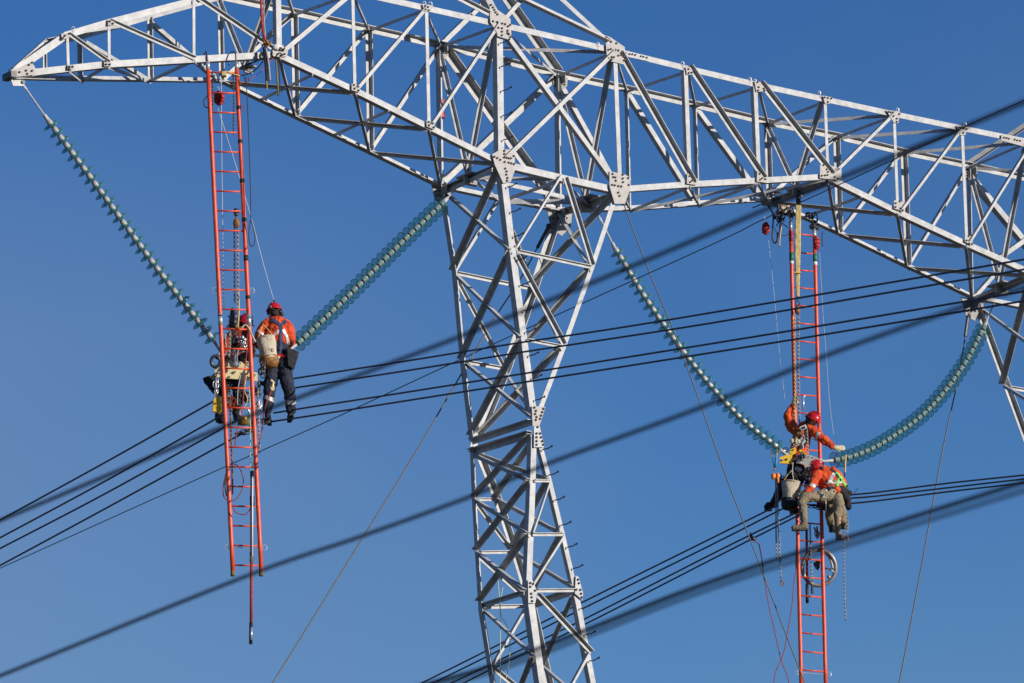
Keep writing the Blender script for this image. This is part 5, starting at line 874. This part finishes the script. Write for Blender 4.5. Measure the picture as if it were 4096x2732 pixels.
# clutter at the top of the right ladder
YT = P(R, 3120, 830).y-.3
sack('oval red bag hanging clear left of the right ladder', 3063, 914, YT, .068, .125, 'red_bag'); sack('long red bag hanging over the right ladder\'s right rail', 3266, 972, L2P.y-.15, .062, .135, 'red_bag')
for lab, pts, r_, mt in [('black loop hanging lowest left of the right ladder', [(3075, 820), (3092, 860), (3090, 920), (3089, 955), (3098, 972), (3108, 962), (3110, 930)], .013, 'black'), ('black strap slanting under the crossarm above the red oval bag', [(3010, 832), (3045, 818), (3070, 822), (3100, 870)], .010, 'black'), ('second black strap from the crossarm to the loop', [(3110, 830), (3108, 860), (3118, 880), (3105, 905)], .010, 'black'),
                 ('black strap hanging just left of the pale strap', [(3128, 832), (3122, 870), (3118, 920), (3112, 950)], .012, 'black'), ('thin red rope curving between the straps and the right ladder', [(3095, 910), (3112, 935), (3140, 942), (3165, 932)], .006, 'navy_strap'), ('dark rope slanting from the straps to the left rail\'s top', [(3128, 892), (3145, 905), (3162, 915)], .008, 'black'), ('dark cord tied across the top rung of the right ladder', [(3205, 938), (3225, 940), (3256, 946)], .010, 'dark_steel')]:
    rope('hanging_strap', lab, 'strap', pts, r_, mt, Y=YT, group='straps at the top of the right ladder')
rope('hanging_strap', 'pale strap hanging between the black straps left of the right ladder', 'strap', [(3130, 840), (3126, 900), (3120, 950), (3117, 992)], .011, 'sling_tan', Y=YT-.05, group='straps at the top of the right ladder')
for i, (x, y, a, b, mt) in enumerate([(3095, 775, .14, .07, 'dark_steel'), (3080, 805, .13, .06, 'galvanised_dull'), (3135, 835, .08, .06, 'canvas'), (3150, 850, .10, .07, 'black'), (3055, 800, .09, .06, 'zinc'), (3258, 905, .06, .08, 'dark_steel'), (3240, 860, .06, .05, 'dark_steel'), (3115, 865, .07, .09, 'black')]):
    a, b = a*1.6, b*1.6
    lump('shackle', ['dark shackles on the crossarm node above the straps', 'grey pulley beneath the crossarm node', 'pale pulley next to the tan sling\'s top', 'dark knot of slings at the left rail\'s top', 'bright shackle at the left of the crossarm node', 'dark shackles holding the right rail of the right ladder', 'small dark eye bolt on the rear chord right of the tan sling', 'black knot in the middle of the strap bundle'][i], 'shackle', x, y, YT-.05, a, b, mt, 50+i)
rope('cord', 'small dark key chain hanging right of the long red bag', 'cord', [(3290, 925), (3288, 960), (3290, 985)], .010, 'black', Y=L2P.y-.1); rope('safety_line', 'faint white line dropping from the oval red bag', 'rope', [(3074, 960), (3092, 1130), (3108, 1300), (3122, 1450), (3140, 1600)], .0028, 'white_rope', Y=YT); rope('safety_line', 'faint white line dropping right of the right ladder', 'rope', [(3278, 1010), (3292, 1250), (3305, 1420), (3318, 1600), (3335, 1740)], .0028, 'white_rope', Y=L2P.y-.1)

for i, (lab, x, y, Y_, a, b, mt) in enumerate([('dark hoist body behind the rungs above the cream strap', 930, 1270, M1-.1, .09, .16, 'dark_steel'), ('rust coloured gear casing just above the red bar section', 925, 1305, M1-.1, .10, .07, 'leather'), ('black tangle of slings left of the cream strap', 945, 1385, M1-.05, .15, .12, 'black'), ('dark tangle of links right of the ratchet hoist', 985, 1430, M1-.1, .08, .12, 'dark_steel'),
    ('black tangle of hardware above the yellow bag', 880, 1540, M1+.05, .08, .12, 'black'), ('maroon tangle of rope left of the brass cylinder', 925, 1610, M1-.1, .09, .14, 'shaded_orange_cloth'), ('black tangle of slings above the brass cylinder', 975, 1590, M1, .12, .14, 'black'), ('dark tangle of links between the ladder and the standing lineman\'s knee', 1030, 1560, M1-.1, .07, .16, 'dark_steel'), ('black tangle right of the brass cylinder', 1015, 1700, M1, .08, .12, 'black'),
    ('brown leather tangle in front of the upper lineman\'s chest', 3188, 1735, M2-.16, .10, .14, 'leather'), ('dark tangle of links over the upper lineman\'s belt', 3208, 1825, M2-.3, .06, .08, 'dark_steel'), ('black tangle under the grey side plate', 3225, 1890, M2-.05, .10, .14, 'black'), ('navy tangle of slings between the bucket and the seated lineman', 3232, 1925, M2-.05, .07, .16, 'navy_cloth'), ('black tangle of slings left of the plain bucket', 3122, 1925, M2-.1, .07, .18, 'black'),
    ('dark tangle on the conductors right of the seated lineman', 3300, 2030, M2-.15, .14, .08, 'dark_steel')]):
    lump('rigging', lab, 'rigging', x, y, Y_, a, b, mt, 70+i)
# ground leads at lower right
mb = MB(); mb.ball(at(3006, 2152, M2), .05, .04, .05); mb.tube([at(2998, 2142, M2), at(3022, 2160, M2)], .025, 8); mb.tube([at(3002, 2130, M2), at(3000, 2150, M2)], .012, 6); tag(mb.build('grounding_clamp', 'dark_steel', smooth=True, origin=at(3006, 2152, M2)), 'dark grounding clamp on the conductors left of the right ladder', 'clamp')
rope('ground_lead', 'red and black ground lead hanging from the dark clamp on the conductors', 'cable', [(3012, 2165), (3032, 2172), (3043, 2200), (3050, 2265), (3060, 2330), (3075, 2420), (3100, 2530), (3125, 2640), (3148, 2700), (3160, 2760), (3160, 2830)], .008, 'red_rope', Y=M2, group='red ground leads'); rope('ground_lead', 'red ground lead curving down from the right ladder\'s left rail', 'cable', [(3186, 2275), (3176, 2330), (3168, 2420), (3152, 2520), (3135, 2610), (3110, 2670), (3098, 2710), (3094, 2790)], .008, 'red_rope', Y=M2-.05, group='red ground leads')
rope('ground_lead', 'black upper length of the lead below the dark clamp', 'cable', [(3036, 2175), (3046, 2225), (3052, 2275), (3058, 2320)], .011, 'black', Y=M2-.02); rope('ground_lead', 'dark cable against the left rail above the big steel ring', 'cable', [(3192, 2120), (3186, 2180), (3184, 2240), (3184, 2275)], .010, 'black', Y=L2P.y-.06)
# ropes in the tower body
for lab, pts in [('yellow rope hanging inside the foot of the tower', [(1988, 2290), (1996, 2370), (2001, 2480), (2001, 2732), (2002, 2800)]), ('thin green rope looped inside the foot of the tower', [(2012, 2350), (2003, 2400), (2004, 2460), (2030, 2510), (2040, 2580), (2036, 2650), (2025, 2715)])]:
    rope('hand_line', lab, 'rope', pts, .0055, 'yellow_rope', Y=P(R, 2000, 2400).y-.4, group='yellow ropes in the tower')
#@@END2
# ------------------------------------------------------------------ camera, light, sky
cd = bpy.data.cameras.new('camera'); cam = bpy.data.objects.new('camera', cd); sc.collection.objects.link(cam)
cam.matrix_world = Matrix((( Rt.x, Up.x, -Fw.x, CAM.x), (Rt.y, Up.y, -Fw.y, CAM.y), (Rt.z, Up.z, -Fw.z, CAM.z), (0, 0, 0, 1)))
cd.sensor_width = 36; cd.lens = FPX/4096*36; cd.clip_start = .5; cd.clip_end = 8000
cd.dof.use_dof = True; cd.dof.focus_distance = (A0-CAM).length; cd.dof.aperture_fstop = 5.0
sc.camera = cam
EL = math.radians(12); SAZ = math.radians(122)
tosun = V((math.sin(SAZ)*math.cos(EL), math.cos(SAZ)*math.cos(EL), math.sin(EL)))
ld = bpy.data.lights.new('sun', 'SUN'); ld.energy = 4.9; ld.angle = math.radians(.5); ld.color = (1, .93, .84)
lo_ = bpy.data.objects.new('sun', ld); sc.collection.objects.link(lo_); lo_.rotation_mode = 'QUATERNION'; lo_.rotation_quaternion = tosun.to_track_quat('Z', 'Y')
w_ = bpy.data.worlds.new('World'); sc.world = w_; w_.use_nodes = True; nt = w_.node_tree
sk = nt.nodes.new('ShaderNodeTexSky'); sk.sky_type = 'NISHITA'; sk.sun_disc = False; sk.sun_elevation = EL; sk.sun_rotation = SAZ
sk.air_density = 1.0; sk.dust_density = 0.2; sk.ozone_density = 3.0
hs = nt.nodes.new('ShaderNodeHueSaturation'); hs.inputs['Saturation'].default_value = 1.28; hs.inputs['Hue'].default_value = .519; hs.inputs['Value'].default_value = .93
bgn = nt.nodes['Background']; nt.links.new(sk.outputs[0], hs.inputs['Color']); cl = nt.nodes.new('ShaderNodeMix'); cl.data_type = 'RGBA'; cl.blend_type = 'DARKEN'; cl.inputs['Factor'].default_value = 1; cl.inputs['B'].default_value = (1.3, 2.4, 4.4, 1)
nt.links.new(hs.outputs[0], cl.inputs['A'])
tcw = nt.nodes.new('ShaderNodeTexCoord'); nzw = nt.nodes.new('ShaderNodeTexNoise'); nzw.inputs['Scale'].default_value = 14; nzw.inputs['Detail'].default_value = 4; nt.links.new(tcw.outputs['Generated'], nzw.inputs['Vector'])
mrw = nt.nodes.new('ShaderNodeMapRange'); mrw.inputs['From Min'].default_value = .45; mrw.inputs['From Max'].default_value = .8; mrw.inputs['To Max'].default_value = .12; nt.links.new(nzw.outputs['Fac'], mrw.inputs['Value'])
hzw = nt.nodes.new('ShaderNodeMix'); hzw.data_type = 'RGBA'; sxw = nt.nodes.new('ShaderNodeSeparateXYZ'); nt.links.new(tcw.outputs['Generated'], sxw.inputs[0])
mxw = nt.nodes.new('ShaderNodeMapRange'); mxw.inputs['From Min'].default_value = .03; mxw.inputs['From Max'].default_value = -.10; mxw.inputs['To Max'].default_value = .30; nt.links.new(sxw.outputs['X'], mxw.inputs['Value'])
mzw = nt.nodes.new('ShaderNodeMapRange'); mzw.inputs['From Min'].default_value = .325; mzw.inputs['From Max'].default_value = .27; nt.links.new(sxw.outputs['Z'], mzw.inputs['Value'])
mlw = nt.nodes.new('ShaderNodeMath'); mlw.operation = 'MULTIPLY_ADD'; nt.links.new(mxw.outputs['Result'], mlw.inputs[0]); nt.links.new(mzw.outputs['Result'], mlw.inputs[1]); nt.links.new(mrw.outputs['Result'], mlw.inputs[2])
nt.links.new(mlw.outputs[0], hzw.inputs['Factor']); nt.links.new(cl.outputs['Result'], hzw.inputs['A']); hzw.inputs['B'].default_value = (1.7, 2.3, 3.2, 1)
nt.links.new(hzw.outputs['Result'], bgn.inputs[0]); bgn.inputs[1].default_value = .13
sc.view_settings.view_transform = 'Standard'; sc.view_settings.look = 'None'; sc.view_settings.exposure = 0
sc.render.engine = 'CYCLES'; sc.cycles.transparent_max_bounces = 24
